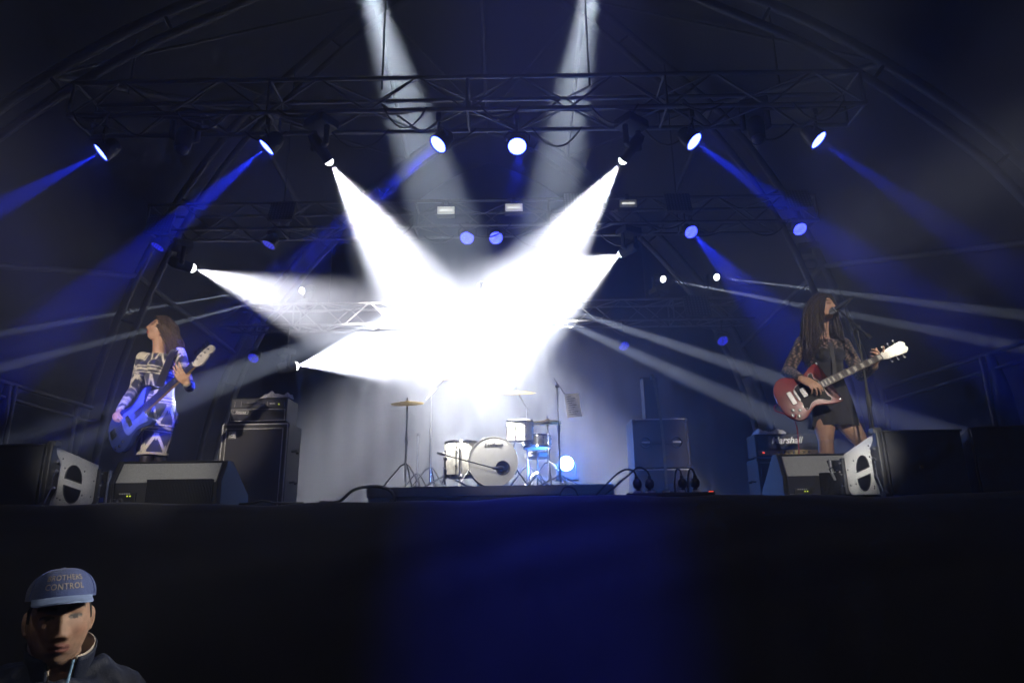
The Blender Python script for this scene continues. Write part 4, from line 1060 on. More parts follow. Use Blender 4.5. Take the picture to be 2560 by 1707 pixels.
def hair_locks(H, scale, n, length, g_world, col_name, col, parent, seed, part=0.0, wave=.004, keep=1.05, face_open=.055, back=.3, spread=.0):
    r = random.Random(seed); b = MB(); S = H @ Matrix.Scale(scale, 4); g = (H.to_3x3().inverted() @ Vector(g_world)).normalized()
    cnt = 0; tones = []
    while cnt < n:
        u, v = r.uniform(-1, 1), r.uniform(0, 2 * math.pi); q = math.sqrt(1 - u * u)
        d = Vector((q * math.cos(v), q * math.sin(v), u))
        p = Vector((d.x * .0775, d.y * .097, d.z * .114))
        if p.z < -.035 or (p.y > .045 and p.z < .075 - .10 * abs(p.x)) or (p.y > .0 and p.z < .0): continue
        cnt += 1; sd = 1 if p.x > part else -1
        dirv = Vector((sd * .8, -back * .8 + (.2 if p.y > .03 else 0), .30)).normalized()
        pts = [p * .99]; k_ = keep + r.uniform(0, .16); L = length * r.uniform(.80, 1.06); st = L / 15; w0 = r.uniform(0, 6); cur = p.copy()
        for i in range(15):
            dirv = (dirv * .72 + g * .42 + Vector((r.uniform(-.06, .06), r.uniform(-.06, .06), 0))).normalized()
            cur = cur + dirv * st
            cur += Vector((math.sin(w0 + i * .9), math.cos(w0 * 1.7 + i * .8), 0)) * wave + Vector((sd * spread, -spread * .6, 0))
            e = Vector((cur.x / .0765, cur.y / .096, cur.z / .113)); m = e.length
            if m < k_ and cur.z > -.13: cur = Vector((e.x / m * .0765, e.y / m * .096, e.z / m * .113)) * k_
            if cur.y > .02 and abs(cur.x) < face_open and cur.z < .06: cur.x = (1 if p.x > part else -1) * (face_open + r.uniform(0, .012))
            if cur.z < -.09:
                rr = math.hypot(cur.x, cur.y + .02)
                if rr < .062: cur.x *= .062 / rr; cur.y = (cur.y + .02) * .062 / rr - .02
            pts.append(cur.copy())
        base = r.uniform(.0030, .0085)
        n0 = len(b.v); tone = r.uniform(.5, 1.6)
        b.tube([S @ q for q in pts], [base * (1 - .72 * (i / 15) ** 1.6) * scale for i in range(16)], 5)
        tones += [tone] * (len(b.v) - n0)
    m = mat(col_name, col, .42, var=.45, scale=90, attr='Col', bump=.4, bscale=300, sheen=.1)
    me = b.mesh('hair')
    return mesh_part(me, 'hair', m, parent, np.array(tones)[:, None] * np.array(col)[None, :])

SKIN = (.50, .30, .21)
def frame_from(f, up=(0, 0, 1), tilt=0.0, roll=0.0):
    """head/torso matrix: +y forward f, +z up"""
    f = Vector(f).normalized(); u = Vector(up); x = f.cross(u).normalized(); u = x.cross(f)
    M3 = Matrix((x, f, u)).transposed() @ Matrix.Rotation(tilt, 3, 'X') @ Matrix.Rotation(roll, 3, 'Y')
    return M3
def torso(mb, pts, s, f, grow=0.0):
    mb.loft([(c, s * (a + grow), f * (b + grow)) for c, a, b in pts], 28)

# ---------------------------------------------------------------- bass player
def bass_player():
    base = at(392, 1150, 5.55); base.z = STAGE_Z
    t = thing('person', 'woman in a patterned knit dress playing bass, eyes closed and chin raised', 'person', base)
    f = Vector((-.42, -.9, 0)).normalized(); s = Vector((.9, -.42, 0)).normalized()
    J = lambda x, y, Y: at(x, y, Y)
    nb, rs, ls = J(396, 884, 5.57), J(357, 895, 5.64), J(449, 884, 5.47)
    re, rw = J(335, 974, 5.66), J(299, 1027, 5.36)
    le, lw = J(474, 968, 5.44), J(467, 957, 5.12)
    H = Matrix.Translation(J(400, 824, 5.53)) @ frame_from((-.86, -.50, 0), tilt=R(17), roll=R(-6)).to_4x4(); hs = .93
    sp = [(J(391, 1080, 5.55), .120, .098), (J(396, 1045, 5.56), .138, .105), (J(400, 1012, 5.56), .122, .095), (J(402, 985, 5.56), .102, .080), (J(399, 945, 5.56), .116, .090),
          (J(397, 915, 5.56), .128, .095), (J(397, 897, 5.56), .140, .072), (J(397, 887, 5.56), .085, .055)]
    b = MB(); add_head(b, H, hs)
    b.limb([nb + Vector((0, .01, -.03)), nb + Vector((0, .005, .03)), H @ Vector((0, -.02, -.06))], [.058, .050, .052])
    torso(b, sp, s, f, -.004)
    for A, Bj, C in ((rs, re, rw), (ls, le, lw)):
        b.limb([A, A.lerp(Bj, .5), Bj], [.046, .042, .036]); b.limb([Bj, Bj.lerp(C, .35), C], [.036, .037, .024])
    hand(b, rw, J(283, 1042, 5.24) - rw, Vector((-.5, -.6, .6)), (.75, .95, .6), scale=.95, thumb=(.75, .5, -.55), thumb_bend=.8)
    hand(b, lw, J(441, 926, 5.03) - lw, Vector((.15, -.8, -.25)), [(.25, .35, .2), (.32, .4, .25), (.4, .45, .3), (.5, .5, .35)], left=True, scale=.98, spread=.16)
    hr, hl = sp[0][0] - s * .052, sp[0][0] + s * .052
    kr = Vector((J(364, 1145, 5.45).x, 5.46, STAGE_Z + .46)); kl = Vector((J(393, 1150, 5.5).x, 5.53, STAGE_Z + .47))
    fr = Vector((kr.x - .02, 5.52, STAGE_Z + .09)); fl = Vector((kl.x + .04, 5.68, STAGE_Z + .09))
    for h, k, a in ((hr, kr, fr), (hl, kl, fl)):
        b.limb([h, h.lerp(k, .5), k], [.066, .060, .048]); b.limb([k, k.lerp(a, .3), a], [.047, .050, .034])
        b.limb([a, a + Vector((0, 0, -.05)), a + Vector((-.06, -.13, -.062))], [.036, .033, .024])
    me = remesh(b, .0048, 3)
    col = head_colors(me, H, hs, SKIN, (.45, .06, .07), (.045, .028, .02), (.07, .04, .028))
    v = verts_np(me); col[v[:, 2] < STAGE_Z + .62] = (.03, .025, .03)        # dark tights
    mesh_part(me, 'body', mat('skin', SKIN, .5, var=.10, scale=25, attr='Col', bump=.05, bscale=300, sss=.08), t, col)
    # dress
    d = MB(); g = .012
    hem = [(J(380, 1140, 5.50), .104, .108), (J(383, 1116, 5.51), .110, .108), (J(388, 1096, 5.53), .117, .105)]
    torso(d, hem + sp[:-1] + [(J(397, 888, 5.56), .098, .064)], s, f, g)
    for k in (-1, 1): d.ball(J(396, 922, 5.55) + s * (.062 * k) + f * .085, (.058, .056, .06), 14)
    d.ball(sp[1][0] - f * .045, (.125, .10, .11), 16)
    for A, Bj, C in ((rs, re, rw), (ls, le, lw)):
        d.limb([A + (sp[6][0] - A) * .25, A, A.lerp(Bj, .5), Bj], [.050, .055, .047, .041]); d.limb([Bj, Bj.lerp(C, .4), Bj.lerp(C, .97)], [.041, .040, .031])
    dm = remesh(d, .0045, 5)
    v = verts_np(dm)
    # cut the hem open is not needed: its underside stays dark cloth
    mid = np.array(sp[3][0]); rel = v - mid; u = rel @ np.array(s); w = rel @ np.array(f); h = v[:, 2] - STAGE_Z
    arm = np.zeros(len(v), bool); av = np.zeros(len(v))
    for A, Bj, C in ((rs, re, rw), (ls, le, lw)):
        for p0, p1, off in ((A, Bj, 0), (Bj, C, .28)):
            p0_, dd = np.array(p0), np.array(p1 - p0); L2 = dd @ dd; tt = ((v - p0_) @ dd) / L2; dist = np.linalg.norm(v - p0_ - np.clip(tt, 0, 1)[:, None] * dd, axis=1)
            m = (dist < .066) & (tt > .12 if off == 0 else tt > -.1) & (np.abs(u) > .10); arm |= m; av = np.where(m, off + tt * math.sqrt(L2), av)
    ang = np.arctan2(u, w); arc = ang * .12
    y_ = np.where(arm, av * 1.1, h + .02 * np.sin(ang)); x_ = np.where(arm, np.arctan2(rel[:, 2], w) * .05 + v[:, 0] * .6, arc)
    per = np.where(arm, .15, .235); q = np.mod(y_ + .03, per) / per
    cream = np.array((.60, .55, .45)); navy = np.array((.030, .034, .060)); 
    band = q < .30
    bs = q / .30; stripe = ((bs > .10) & (bs < .24)) | ((bs > .40) & (bs < .66)) | ((bs > .82) & (bs < .96))
    vv = (q - .30) / .70; P = .115
    cell = np.mod(x_ / P + .5 * np.floor((y_ + .03) / per), 1.0)
    dg1 = np.abs(np.mod(cell - vv * .5 + 1, 1) - .5) < .085; dg2 = np.abs(np.mod(cell + vv * .5, 1) - .5) < .085
    tri = (np.abs(cell - .5) < .17 * (1 - vv * 2.2)) & (vv < .42); tri2 = (np.abs(np.mod(cell + .5, 1) - .5) < .15 * (vv * 2.2 - 1.2)) & (vv > .55)
    on = np.where(band, stripe, dg1 | dg2 | tri | tri2)
    nbz = nb.z - .004; on = on | (v[:, 2] > nbz - .004) & (np.abs(u) < .1)
    on |= (h < hem[0][0].z - STAGE_Z + .022) & (h > hem[0][0].z - STAGE_Z + .006)
    mesh_part(dm, 'dress', mat('knit', (.5, .5, .5), .85, var=.12, scale=200, attr='Col', bump=.5, bscale=420, sheen=.2), t, np.where(on[:, None], cream, navy))
    hair_locks(H, hs, 620, .285, (.22, .22, -1), 'brown_hair', (.058, .034, .024), t, 11, wave=.007, keep=1.06, back=.75, spread=.0028)
    return t
bass_player()

# ---------------------------------------------------------------- guitar player
def guitar_player():
    base = at(2085, 1150, 5.15); base.z = STAGE_Z
    t = thing('person', 'long haired woman in black lace singing at a microphone and playing red guitar', 'person', base)
    f = Vector((.12, -.99, 0)).normalized(); s = Vector((.99, .12, 0)).normalized()
    J = lambda x, y, Y: at(x, y, Y)
    nb, rs, ls = J(2058, 846, 5.13), J(2006, 857, 5.12), J(2109, 862, 5.16)
    re, rw = J(1969, 930, 5.12), J(2003, 947, 4.80)
    le, lw = J(2152, 938, 5.10), J(2186, 913, 4.83)
    H = Matrix.Translation(J(2057, 770, 5.08)) @ frame_from((.60, -.80, 0), tilt=R(2), roll=R(3)).to_4x4(); hs = .92
    sp = [(J(2084, 1045, 5.15), .140, .105), (J(2080, 1018, 5.15), .155, .112), (J(2074, 985, 5.15), .138, .10), (J(2068, 950, 5.15), .112, .085), (J(2063, 912, 5.14), .125, .092),
          (J(2060, 884, 5.14), .142, .10), (J(2058, 862, 5.13), .148, .075), (J(2058, 850, 5.13), .08, .055)]
    b = MB(); add_head(b, H, hs)
    b.limb([nb + Vector((0, .01, -.03)), nb + Vector((0, .005, .03)), H @ Vector((0, -.02, -.06))], [.058, .048, .050])
    torso(b, sp, s, f, -.004)
    for A, Bj, C in ((rs, re, rw), (ls, le, lw)):
        b.limb([A, A.lerp(Bj, .5), Bj], [.044, .041, .036]); b.limb([Bj, Bj.lerp(C, .35), C], [.036, .037, .025])
    hand(b, rw, J(2036, 962, 4.74) - rw, Vector((.1, -.9, .35)), [(.35, .5, .3), (.45, .6, .35), (.5, .65, .4), (.6, .7, .4)], scale=1.0, thumb=(.85, .45, -.3), thumb_bend=.3)
    hand(b, lw, J(2203, 886, 4.72) - lw, Vector((.55, -.55, -.35)), [(.05, .25, .2), (.7, .9, .5), (.75, .95, .5), (.8, .9, .5)], left=True, scale=.95, spread=.14, thumb=(.3, .8, -.5))
    hr, hl = sp[0][0] - s * .08, sp[0][0] + s * .08
    kr = Vector((J(2070, 1120, 5.0).x, 5.02, STAGE_Z + .46)); kl = Vector((J(2158, 1115, 5.1).x, 5.12, STAGE_Z + .46))
    fr = Vector((kr.x + .01, 5.10, STAGE_Z + .09)); fl = Vector((kl.x + .06, 5.22, STAGE_Z + .09))
    for h, k, a in ((hr, kr, fr), (hl, kl, fl)):
        b.limb([h, h.lerp(k, .5), k], [.084, .072, .054]); b.limb([k, k.lerp(a, .3), a], [.052, .054, .036])
        b.limb([a, a + Vector((0, 0, -.05)), a + Vector((.02, -.14, -.062))], [.038, .036, .026])
    me = remesh(b, .0048, 3)
    col = head_colors(me, H, hs, SKIN, (.40, .07, .07), (.03, .018, .014), (.045, .026, .018))
    v = verts_np(me); col[v[:, 2] < STAGE_Z + .2] = (.02, .02, .02)           # dark boots
    mesh_part(me, 'body', mat('skin', SKIN), t, col)
    d = MB(); g = .011
    torso(d, sp[2:-1] + [(J(2058, 853, 5.13), .095, .064)], s, f, g)
    for k in (-1, 1): d.ball(J(2060, 893, 5.13) + s * (.06 * k) + f * .085, (.056, .054, .058), 14)
    for A, Bj, C in ((rs, re, rw), (ls, le, lw)):
        d.limb([A + (sp[6][0] - A) * .25, A, A.lerp(Bj, .5), Bj], [.052, .058, .052, .047]); d.limb([Bj, Bj.lerp(C, .4), Bj.lerp(C, .93)], [.047, .045, .036])
    dm = remesh(d, .005, 5); v = verts_np(dm)
    # open lace pattern on sleeves and yoke, plain cloth on the bodice
    rel = v - np.array(sp[5][0]); u = np.abs(rel @ np.array(s)); lace = (u > .125) | (v[:, 2] > sp[5][0].z + .01)
    cell = np.sin(v[:, 0] * 150 + 2 * np.sin(v[:, 2] * 70)) * np.sin(v[:, 2] * 140 + 2 * np.sin(v[:, 1] * 80)) + .35 * np.sin(v[:, 0] * 410 + v[:, 2] * 380)
    on = lace & (cell > .28)
    mesh_part(dm, 'blouse', mat('lace_blouse', (.02, .02, .025), .7, var=.3, scale=160, attr='Col', bump=.6, bscale=260, sheen=.15), t, np.where(on[:, None], np.array((.26, .17, .14)), np.array((.014, .014, .019))))
    k = MB(); sk = [(J(2084, 1068, 5.14), .178, .15), (J(2083, 1050, 5.14), .172, .14), (J(2080, 1018, 5.15), .166, .124), (J(2074, 985, 5.15), .148, .11), (J(2070, 968, 5.15), .130, .10)]
    vs = []; fs = []; n = 72
    for i, (c, a_, b_) in enumerate(sk):
        for j in range(n):
            an = 2 * math.pi * j / n; rip = 1 + (.06 if i == 0 else .045 if i == 1 else .02 if i == 2 else 0) * math.sin(an * 11 + .6 * math.sin(an * 3))
            q = c + s * (a_ * rip * math.cos(an)) + f * (b_ * rip * math.sin(an)); vs.append(q)
    for i in range(len(sk) - 1):
        for j in range(n): fs.append((i * n + j, i * n + (j + 1) % n, (i + 1) * n + (j + 1) % n, (i + 1) * n + j))
    m0 = len(vs); vs += [sk[0][0] + (q - sk[0][0]) * .975 + Vector((0, 0, .008)) for q in vs[:n]]
    for j in range(n): fs.append((j, (j + 1) % n, m0 + (j + 1) % n, m0 + j))
    k.add(vs, fs).build('skirt', mat('black_skirt', (.022, .021, .024), .8, var=.35, scale=90, bump=.4, bscale=160, sheen=.2), t, smooth=True, world=True, auto=R(80))
    hair_locks(H, hs, 950, .50, (.0, -.05, -1), 'dark_brown_hair', (.026, .016, .012), t, 5, wave=.0035, keep=1.08, face_open=.052, back=.35, spread=.0024)
    # wrist band
    wb = (re - rw).normalized(); o = MB(); o.tube([rw + wb * .012, rw + wb * .034], [.031, .033], 18, cap=False); o.tube([rw + wb * .034, rw + wb * .012], [.0335, .0315], 18, cap=False)
    o.build('wrist_band', M_white, t, smooth=True, world=True)
    return t
guitar_player()

# ---------------------------------------------------------------- guard in the pit
def guard():
    hc = at(148, 1548, 1.98); base = Vector((hc.x - .03, 2.03, 0))
    t = thing('person', 'man in a blue cap and dark jacket standing in front of the stage', 'person', base)
    fdir = (CAM - hc); fdir.z = 0; fdir.normalize(); f0 = Matrix.Rotation(R(4), 3, 'Z') @ fdir
    H = Matrix.Translation(hc) @ frame_from(f0, tilt=R(-3), roll=R(3)).to_4x4(); hs = 1.0
    sb = Matrix.Rotation(R(90), 3, 'Z') @ f0           # towards image right
    bf = f0
    ctr = Vector((hc.x - .01, hc.y + .045, 0))
    Z = lambda z, dx=0, dy=0: ctr + sb * dx + bf * dy + Vector((0, 0, z))
    top = hc.z + .042
    b = MB(); add_head(b, H, hs, nu=132, nv=150, jaw=.20, nose=.92, hollow=0, wide=1.3)
    b.limb([Z(top - .25, 0, -.01), Z(top - .17), H @ Vector((0, -.025, -.06))], [.062, .055, .058])
    sp = [(Z(.86), .150, .11), (Z(.98), .155, .115), (Z(1.10), .15, .115), (Z(1.22), .155, .115), (Z(1.31), .14, .10), (Z(top - .225), .10, .07), (Z(top - .175), .06, .055)]
    torso(b, sp, sb, bf)
    shs = [Z(top - .272, .160, -.01), Z(top - .272, -.160, -.01)]
    els = [Z(1.07, .22, -.03), Z(1.07, -.22, -.03)]; wrs = [Z(.86, .22, .10), Z(.86, -.22, .10)]
    for A, Bj, C, lf in ((shs[0], els[0], wrs[0], True), (shs[1], els[1], wrs[1], False)):
        b.limb([A, A.lerp(Bj, .5), Bj], [.06, .052, .045]); b.limb([Bj, Bj.lerp(C, .35), C], [.045, .043, .030])
        hand(b, C, Vector((0, 0, -1)) + bf * .25, sb * (1 if lf else -1) + bf * .3, (.3, .4, .3), left=lf)
    for sx in (-1, 1):
        h, k, a = Z(.86, .09 * sx), Z(.48, .10 * sx, .02), Z(.09, .11 * sx, -.01)
        b.limb([h, h.lerp(k, .5), k], [.095, .08, .06]); b.limb([k, k.lerp(a, .3), a], [.058, .06, .042])
        b.limb([a, a + Vector((0, 0, -.05)), a + bf * .15 + Vector((0, 0, -.058))], [.045, .042, .03])
    me = remesh(b, .0038, 2)
    GS = (.40, .25, .175)
    col = head_colors(me, H, hs, GS, (.28, .12, .10), (.015, .011, .010), (.012, .010, .010), closed=False)
    v = verts_np(me); Si = np.array(H.inverted()); hl_ = v @ Si[:3, :3].T + Si[:3, 3]
    st = (np.linalg.norm(hl_, axis=1) < .16) * (hl_[:, 1] > 0) * np.clip(gs(hl_[:, 2] + .085, .03) * 1.1 * (gs(hl_[:, 0], .05)), 0, 1) * .38 * (1 + .5 * np.sin(v[:, 0] * 900) * np.sin(v[:, 2] * 1100))
    nl = ~((np.abs(hl_[:, 0]) < .024) & (np.abs(hl_[:, 2] + .06) < .012)); st = (st * nl)[:, None]; col = col * (1 - st) + np.array((.10, .075, .065)) * st
    col[v[:, 2] < .97] = (.015, .016, .022); col[v[:, 2] < .12] = (.012, .012, .012)
    hm_ = (np.abs((v - np.array(ctr)) @ np.array(sb)) > .2) & (v[:, 2] < .9) & (v[:, 2] > .6); col[hm_] = GS
    mesh_part(me, 'body', mat('guard_skin', GS, .58, var=.16, scale=60, attr='Col', bump=.22, bscale=420, sss=.10), t, col)
    # jacket
    d = MB()
    torso(d, [(Z(.80), .185, .14), (Z(.98), .19, .142)] + [(Z(1.10), .160, .12), (Z(1.22), .165, .125), (Z(1.31), .160, .115)] + [(Z(top - .235), .130, .10), (Z(top - .19), .088, .082)], sb, bf, .022)
    for A, Bj, C in zip(shs, els, wrs):
        d.limb([Z(top - .215, .09 if A == shs[0] else -.09, -.005), A, A.lerp(Bj, .5), Bj], [.070, .076, .070, .064]); d.limb([Bj, Bj.lerp(C, .4), Bj.lerp(C, .95)], [.066, .06, .046])
    jm = remesh(d, .006, 5); v = verts_np(jm)
    nrm = np.empty(len(v) * 3); jm.vertices.foreach_get('normal', nrm); nrm = nrm.reshape(-1, 3)
    wr = .004 * np.sin(v[:, 2] * 55 + 9 * np.sin(v[:, 0] * 13)) + .003 * np.sin(v[:, 0] * 80 + v[:, 2] * 60 + 4 * np.sin(v[:, 1] * 30))
    jm.vertices.foreach_set('co', (v + nrm * wr[:, None]).ravel())
    mesh_part(jm, 'jacket', mat('navy_jacket', (.009, .016, .040), .6, var=.2, scale=14, bump=.3, bscale=160, sheen=.05), t)
    # standing collar, open at the throat, pale lining
    def collar(name, r_in, m, z0, z1, flare, gap, dth):
        vs = []; fs = []; n = 44; rows = 6
        for j in range(rows + 1):
            q = j / rows
            for i in range(n + 1):
                a = R(gap) + (2 * math.pi - 2 * R(gap)) * i / n
                rr = r_in + flare * q + dth
                open_ = .018 * q * (math.exp(-((a - R(gap)) / .5) ** 2) + math.exp(-((2 * math.pi - R(gap) - a) / .5) ** 2))
                zz = z0 + (z1 - z0) * q - .012 * q * (.5 + .5 * math.cos(a)) + .045 * q * (.5 - .5 * math.cos(a))
                vs.append(Z(zz, -(rr + open_) * math.sin(a), (rr * .95 + open_) * math.cos(a)))
        for j in range(rows):
            for i in range(n): fs.append((j * (n + 1) + i, j * (n + 1) + i + 1, (j + 1) * (n + 1) + i + 1, (j + 1) * (n + 1) + i))
        o = MB().add(vs, fs).build(name, m, t, smooth=True, world=True, auto=R(100))
        sm = o.modifiers.new('thickness', 'SOLIDIFY'); sm.thickness = .003; sm.offset = 1 if dth else -1
        return o
    collar('collar', .069, MATS['navy_jacket'], top - .215, top - .125, .010, 20, .006)
    collar('collar_lining', .066, mat('pale_lining', (.55, .48, .40), .8, var=.1, bump=.3, bscale=300), top - .208, top - .120, .010, 18, 0)
    z0 = [Z(top - .165, -.012, .104), Z(top - .185, -.022, .116), Z(top - .215, -.036, .128), Z(top - .27, -.05, .142), Z(top - .36, -.05, .150)]
    for sg, m in ((1, 'light_blue_trim'),):
        pts = resample([Z(top - .140, .028, .094), Z(top - .17, .024, .098), Z(top - .205, .018, .112), Z(top - .245, .008, .138), Z(top - .30, .0, .150)], 16); vs = []; fs = []
        for i, q in enumerate(pts): vs += [q, q - sb * .007 + bf * .001]
        for i in range(len(pts) - 1): fs.append((2 * i, 2 * i + 1, 2 * i + 3, 2 * i + 2))
        o = MB().add(vs, fs).build('zip_facing', mat('light_blue_trim', (.22, .40, .62), .7, var=.1), t, smooth=True, world=True); q = o.modifiers.new('thickness', 'SOLIDIFY'); q.thickness = .004
    # cap
    Hc = H @ Matrix.Rotation(R(3), 4, 'X') @ T(0, -.006, .064)
    def dome(az, el):
        ce = math.cos(el) ** .82; fr = max(0, math.cos(az))
        return Vector((math.sin(az) * .0815 * ce, math.cos(az) * (.103 if fr else .104) * ce, math.sin(el) ** 1.0 * (.066 + .012 * fr * math.sin(2 * el))))
    cb = MB(); n, m_ = 60, 18; vs = []; fs = []
    for j in range(m_ + 1):
        el = R(89.5) * j / m_
        for i in range(n):
            p = dome(2 * math.pi * i / n, el)
            if j == 0: p.z -= .012 * (.5 - .5 * math.cos(2 * math.pi * i / n)) + .004
            vs.append(Hc @ p)
    for j in range(m_):
        for i in range(n): fs.append((j * n + i, j * n + (i + 1) % n, (j + 1) * n + (i + 1) % n, (j + 1) * n + i))
    M_cap = mat('blue_cap_cotton', (.070, .105, .27), .8, var=.12, scale=40, bump=.4, bscale=380, sheen=.2)
    cap = thing('cap', 'x', 'x', (0, 0, 0)); bpy.data.objects.remove(cap)
    cr = cb.add(vs, fs).build('cap', M_cap, t, smooth=True, world=True, auto=R(100)); MW[cr.name] = MW[t.name]
    inv = MW[t.name].inverted()
    # seams
    for az in (R(-62), R(62), R(180), R(-120), R(120)):
        MB().tube([Hc @ (dome(az, R(89) * i / 14) * 1.004) for i in range(15)], .0013, 5).build('seam', mat('cap_thread', (.05, .08, .26), .8), cr, world=True)
    MB().ball(Hc @ Vector((0, 0, .067)), (.007, .007, .004), 10, Hc.to_3x3()).build('cap_button', M_cap, cr, world=True, smooth=True)
    vs = []; fs = []; na, nr = 30, 8
    for lay in (0, 1):
        for j in range(nr + 1):
            for i in range(na + 1):
                az = R(-58) + R(116) * i / na; e = math.cos(az / R(58) * math.pi / 2) ** .55 if abs(az) < R(57.9) else 0
                p = dome(az, 0); out = Vector((math.sin(az) * .12, math.cos(az), 0)).normalized()
                q = p + out * (.072 * e * j / nr)
                q.z += -.003 - .010 * (1 - math.cos(az)) - .010 * (j / nr) * e - .020 * (abs(q.x) / .09) ** 2 * (j / nr) ** .7 * .8 + .004 * lay
                vs.append(Hc @ q)
        o_ = lay * (nr + 1) * (na + 1)
        for j in range(nr):
            for i in range(na): fs.append((o_ + j * (na + 1) + i, o_ + j * (na + 1) + i + 1, o_ + (j + 1) * (na + 1) + i + 1, o_ + (j + 1) * (na + 1) + i))
    o_ = (nr + 1) * (na + 1); j = nr
    for i in range(na): fs.append((j * (na + 1) + i, j * (na + 1) + i + 1, o_ + j * (na + 1) + i + 1, o_ + j * (na + 1) + i))
    MB().add(vs, fs).build('peak', mat('peak_painted_lit', (.24, .33, .55), .75, var=.08, bump=.3, bscale=380), cr, smooth=True, world=True, auto=R(60))  # peak paler than the crown, light on it put into the colour
    # lettering stitched on the front panel
    for body, el0, sz in (('BROTHERS', .64, .0205), ('CONTROL', .34, .0205)):
        tm = text_mesh(body, sz, 0, 0, .00035, 1.14); bm = bmesh.new(); bm.from_mesh(tm)
        bmesh.ops.subdivide_edges(bm, edges=[e for e in bm.edges if e.calc_length() > .003], cuts=2)
        for q in bm.verts:
            az = -q.co.x / .094; el = el0 + q.co.y / .074 + .0
            p = dome(az, el); nn = Vector((p.x / .0885, p.y / .107, p.z / .09)).normalized(); q.co = inv @ (Hc @ (p + nn * .0016))
        bm.to_mesh(tm); bm.free(); tm.materials.clear(); tm.materials.append(mat('thread_beige', (.34, .30, .26), .7, var=.15, scale=300)); tm.name = 'lettering'
        link(bpy.data.objects.new('lettering', tm), cr)
    return t
guard()

# ================================================================== instruments
def smooth_outline(pts, per=5):
    n = len(pts); P = [Vector((x, y, 0)) for x, y in pts]; out = []
    for i in range(n):
        a, b, c, d = P[i - 1], P[i], P[(i + 1) % n], P[(i + 2) % n]
        for k in range(per):
            t = k / per; q = .5 * ((2 * b) + (c - a) * t + (2 * a - 5 * b + 4 * c - d) * t * t + (3 * b - a - 3 * c + d) * t ** 3); out.append((q.x, q.y))
    return out
def inst_frame(butt, tip, facing):
    x = (tip - butt); L = x.length; x.normalize(); n = Vector(facing); n = (n - x * n.dot(x)).normalized(); y = n.cross(x)
    return Matrix.Translation(butt) @ Matrix((x, y, n)).transposed().to_4x4(), L
def guitar_common(t, S, x_body, x_nut, neck_w0, neck_w1, nstr, bridge_x, M_neck, M_board, inlay):
    nk = MB().prism([(x_body - .06, -neck_w0 / 2), (x_body - .06, neck_w0 / 2), (x_nut, neck_w1 / 2), (x_nut, -neck_w1 / 2)], .012, .034, S).build('neck', M_neck, t, bevel=.004)
    fb = MB().prism([(x_body - .10, -neck_w0 / 2 - .001), (x_body - .10, neck_w0 / 2 + .001), (x_nut, neck_w1 / 2 + .001), (x_nut, -neck_w1 / 2 - .001)], .0345, .041, S).build('fretboard', M_board, t)
    scale = x_nut - bridge_x; w = lambda x: neck_w0 + (neck_w1 - neck_w0) * (x - x_body + .10) / (x_nut - x_body + .10)
    fx = [x_nut - scale * (1 - 2 ** (-k / 12)) for k in range(0, 23)]
    for k in range(1, 23):
        if fx[k] < x_body - .095: break
        MB().box((0, 0, 0), (.003, w(fx[k]), .002)).build('fret', M_chrome, fb).matrix_local = S @ T(fx[k], 0, .042)
    for k in (1, 3, 5, 7, 9, 12, 15, 17, 19, 21):
        xm = (fx[k] + fx[k - 1]) / 2
        if fx[k] < x_body - .09: continue
        if inlay == 'block':
            dx = (fx[k - 1] - fx[k]) * .33; ww = w(xm) * .36
            MB().prism([(xm - dx, -ww), (xm - dx, ww), (xm + dx, ww * .86), (xm + dx, -ww * .86)], .0411, .0418, S).build('inlay', mat('pearl_inlay', (.72, .70, .62), .25, var=.2, scale=60), fb)
        else:
            MB().lathe([(.0035, .0411), (.003, .0418), (0, .0418)], S @ T(xm, 0, 0), 8).build('inlay', M_white, fb)
    for i in range(nstr):
        q = (i - (nstr - 1) / 2) / (nstr - 1)
        MB().tube([S @ Vector((bridge_x, q * neck_w0 * .86, .052)), S @ Vector((x_nut, q * neck_w1 * .82, .0455))], .0011 if nstr == 6 else .0016, 5).build('string', M_chrome, t)
    MB().box((0, 0, 0), (.005, neck_w1, .006)).build('nut', M_white, t).matrix_local = S @ T(x_nut + .002, 0, .043)
    return nk, fb

# ---- red double-horned guitar
M_cherry = mat('cherry_lacquer', (.19, .009, .010), .34, var=.25, scale=9, coat=.25)
M_guard = mat('black_pickguard', (.006, .006, .007), .55, var=.1, spec=.25)
M_mahog = mat('neck_wood', (.20, .06, .03), .35, var=.3, scale=14)
M_rose = mat('rosewood', (.05, .028, .018), .5, var=.4, scale=40)
Mx, L = inst_frame(at(1945, 1014, 4.90), at(2266, 864, 4.72), Vector((-.12, -1, .12)))
t = thing('electric_guitar', 'cherry red double-horned electric guitar with black pickguard', 'guitar', Mx.translation, Mx.to_3x3().to_4x4())
S = Matrix.Scale(L / 1.0, 4)
out = [(0, 0), (.004, .06), (.028, .118), (.075, .158), (.13, .160), (.18, .132), (.222, .113), (.265, .120), (.32, .146), (.365, .158), (.398, .152), (.368, .132), (.338, .098), (.326, .058), (.332, .030),
       (.338, -.030), (.35, -.062), (.352, -.096), (.376, -.132), (.408, -.158), (.374, -.163), (.32, -.150), (.265, -.128), (.222, -.118), (.18, -.134), (.13, -.164), (.075, -.168), (.028, -.128), (.004, -.07)]
MB().prism(smooth_outline(out, 4), 0, .034, S).build('body', M_cherry, t, bevel=.006, smooth=True)
pg = [(.335, .026), (.31, .062), (.318, .098), (.295, .106), (.27, .078), (.215, .072), (.165, .062), (.135, .030), (.132, -.010), (.15, -.060), (.142, -.094), (.165, -.122), (.20, -.092), (.245, -.082), (.285, -.098), (.325, -.128), (.345, -.112), (.330, -.08), (.335, -.026)]
pgo = smooth_outline(pg, 3)
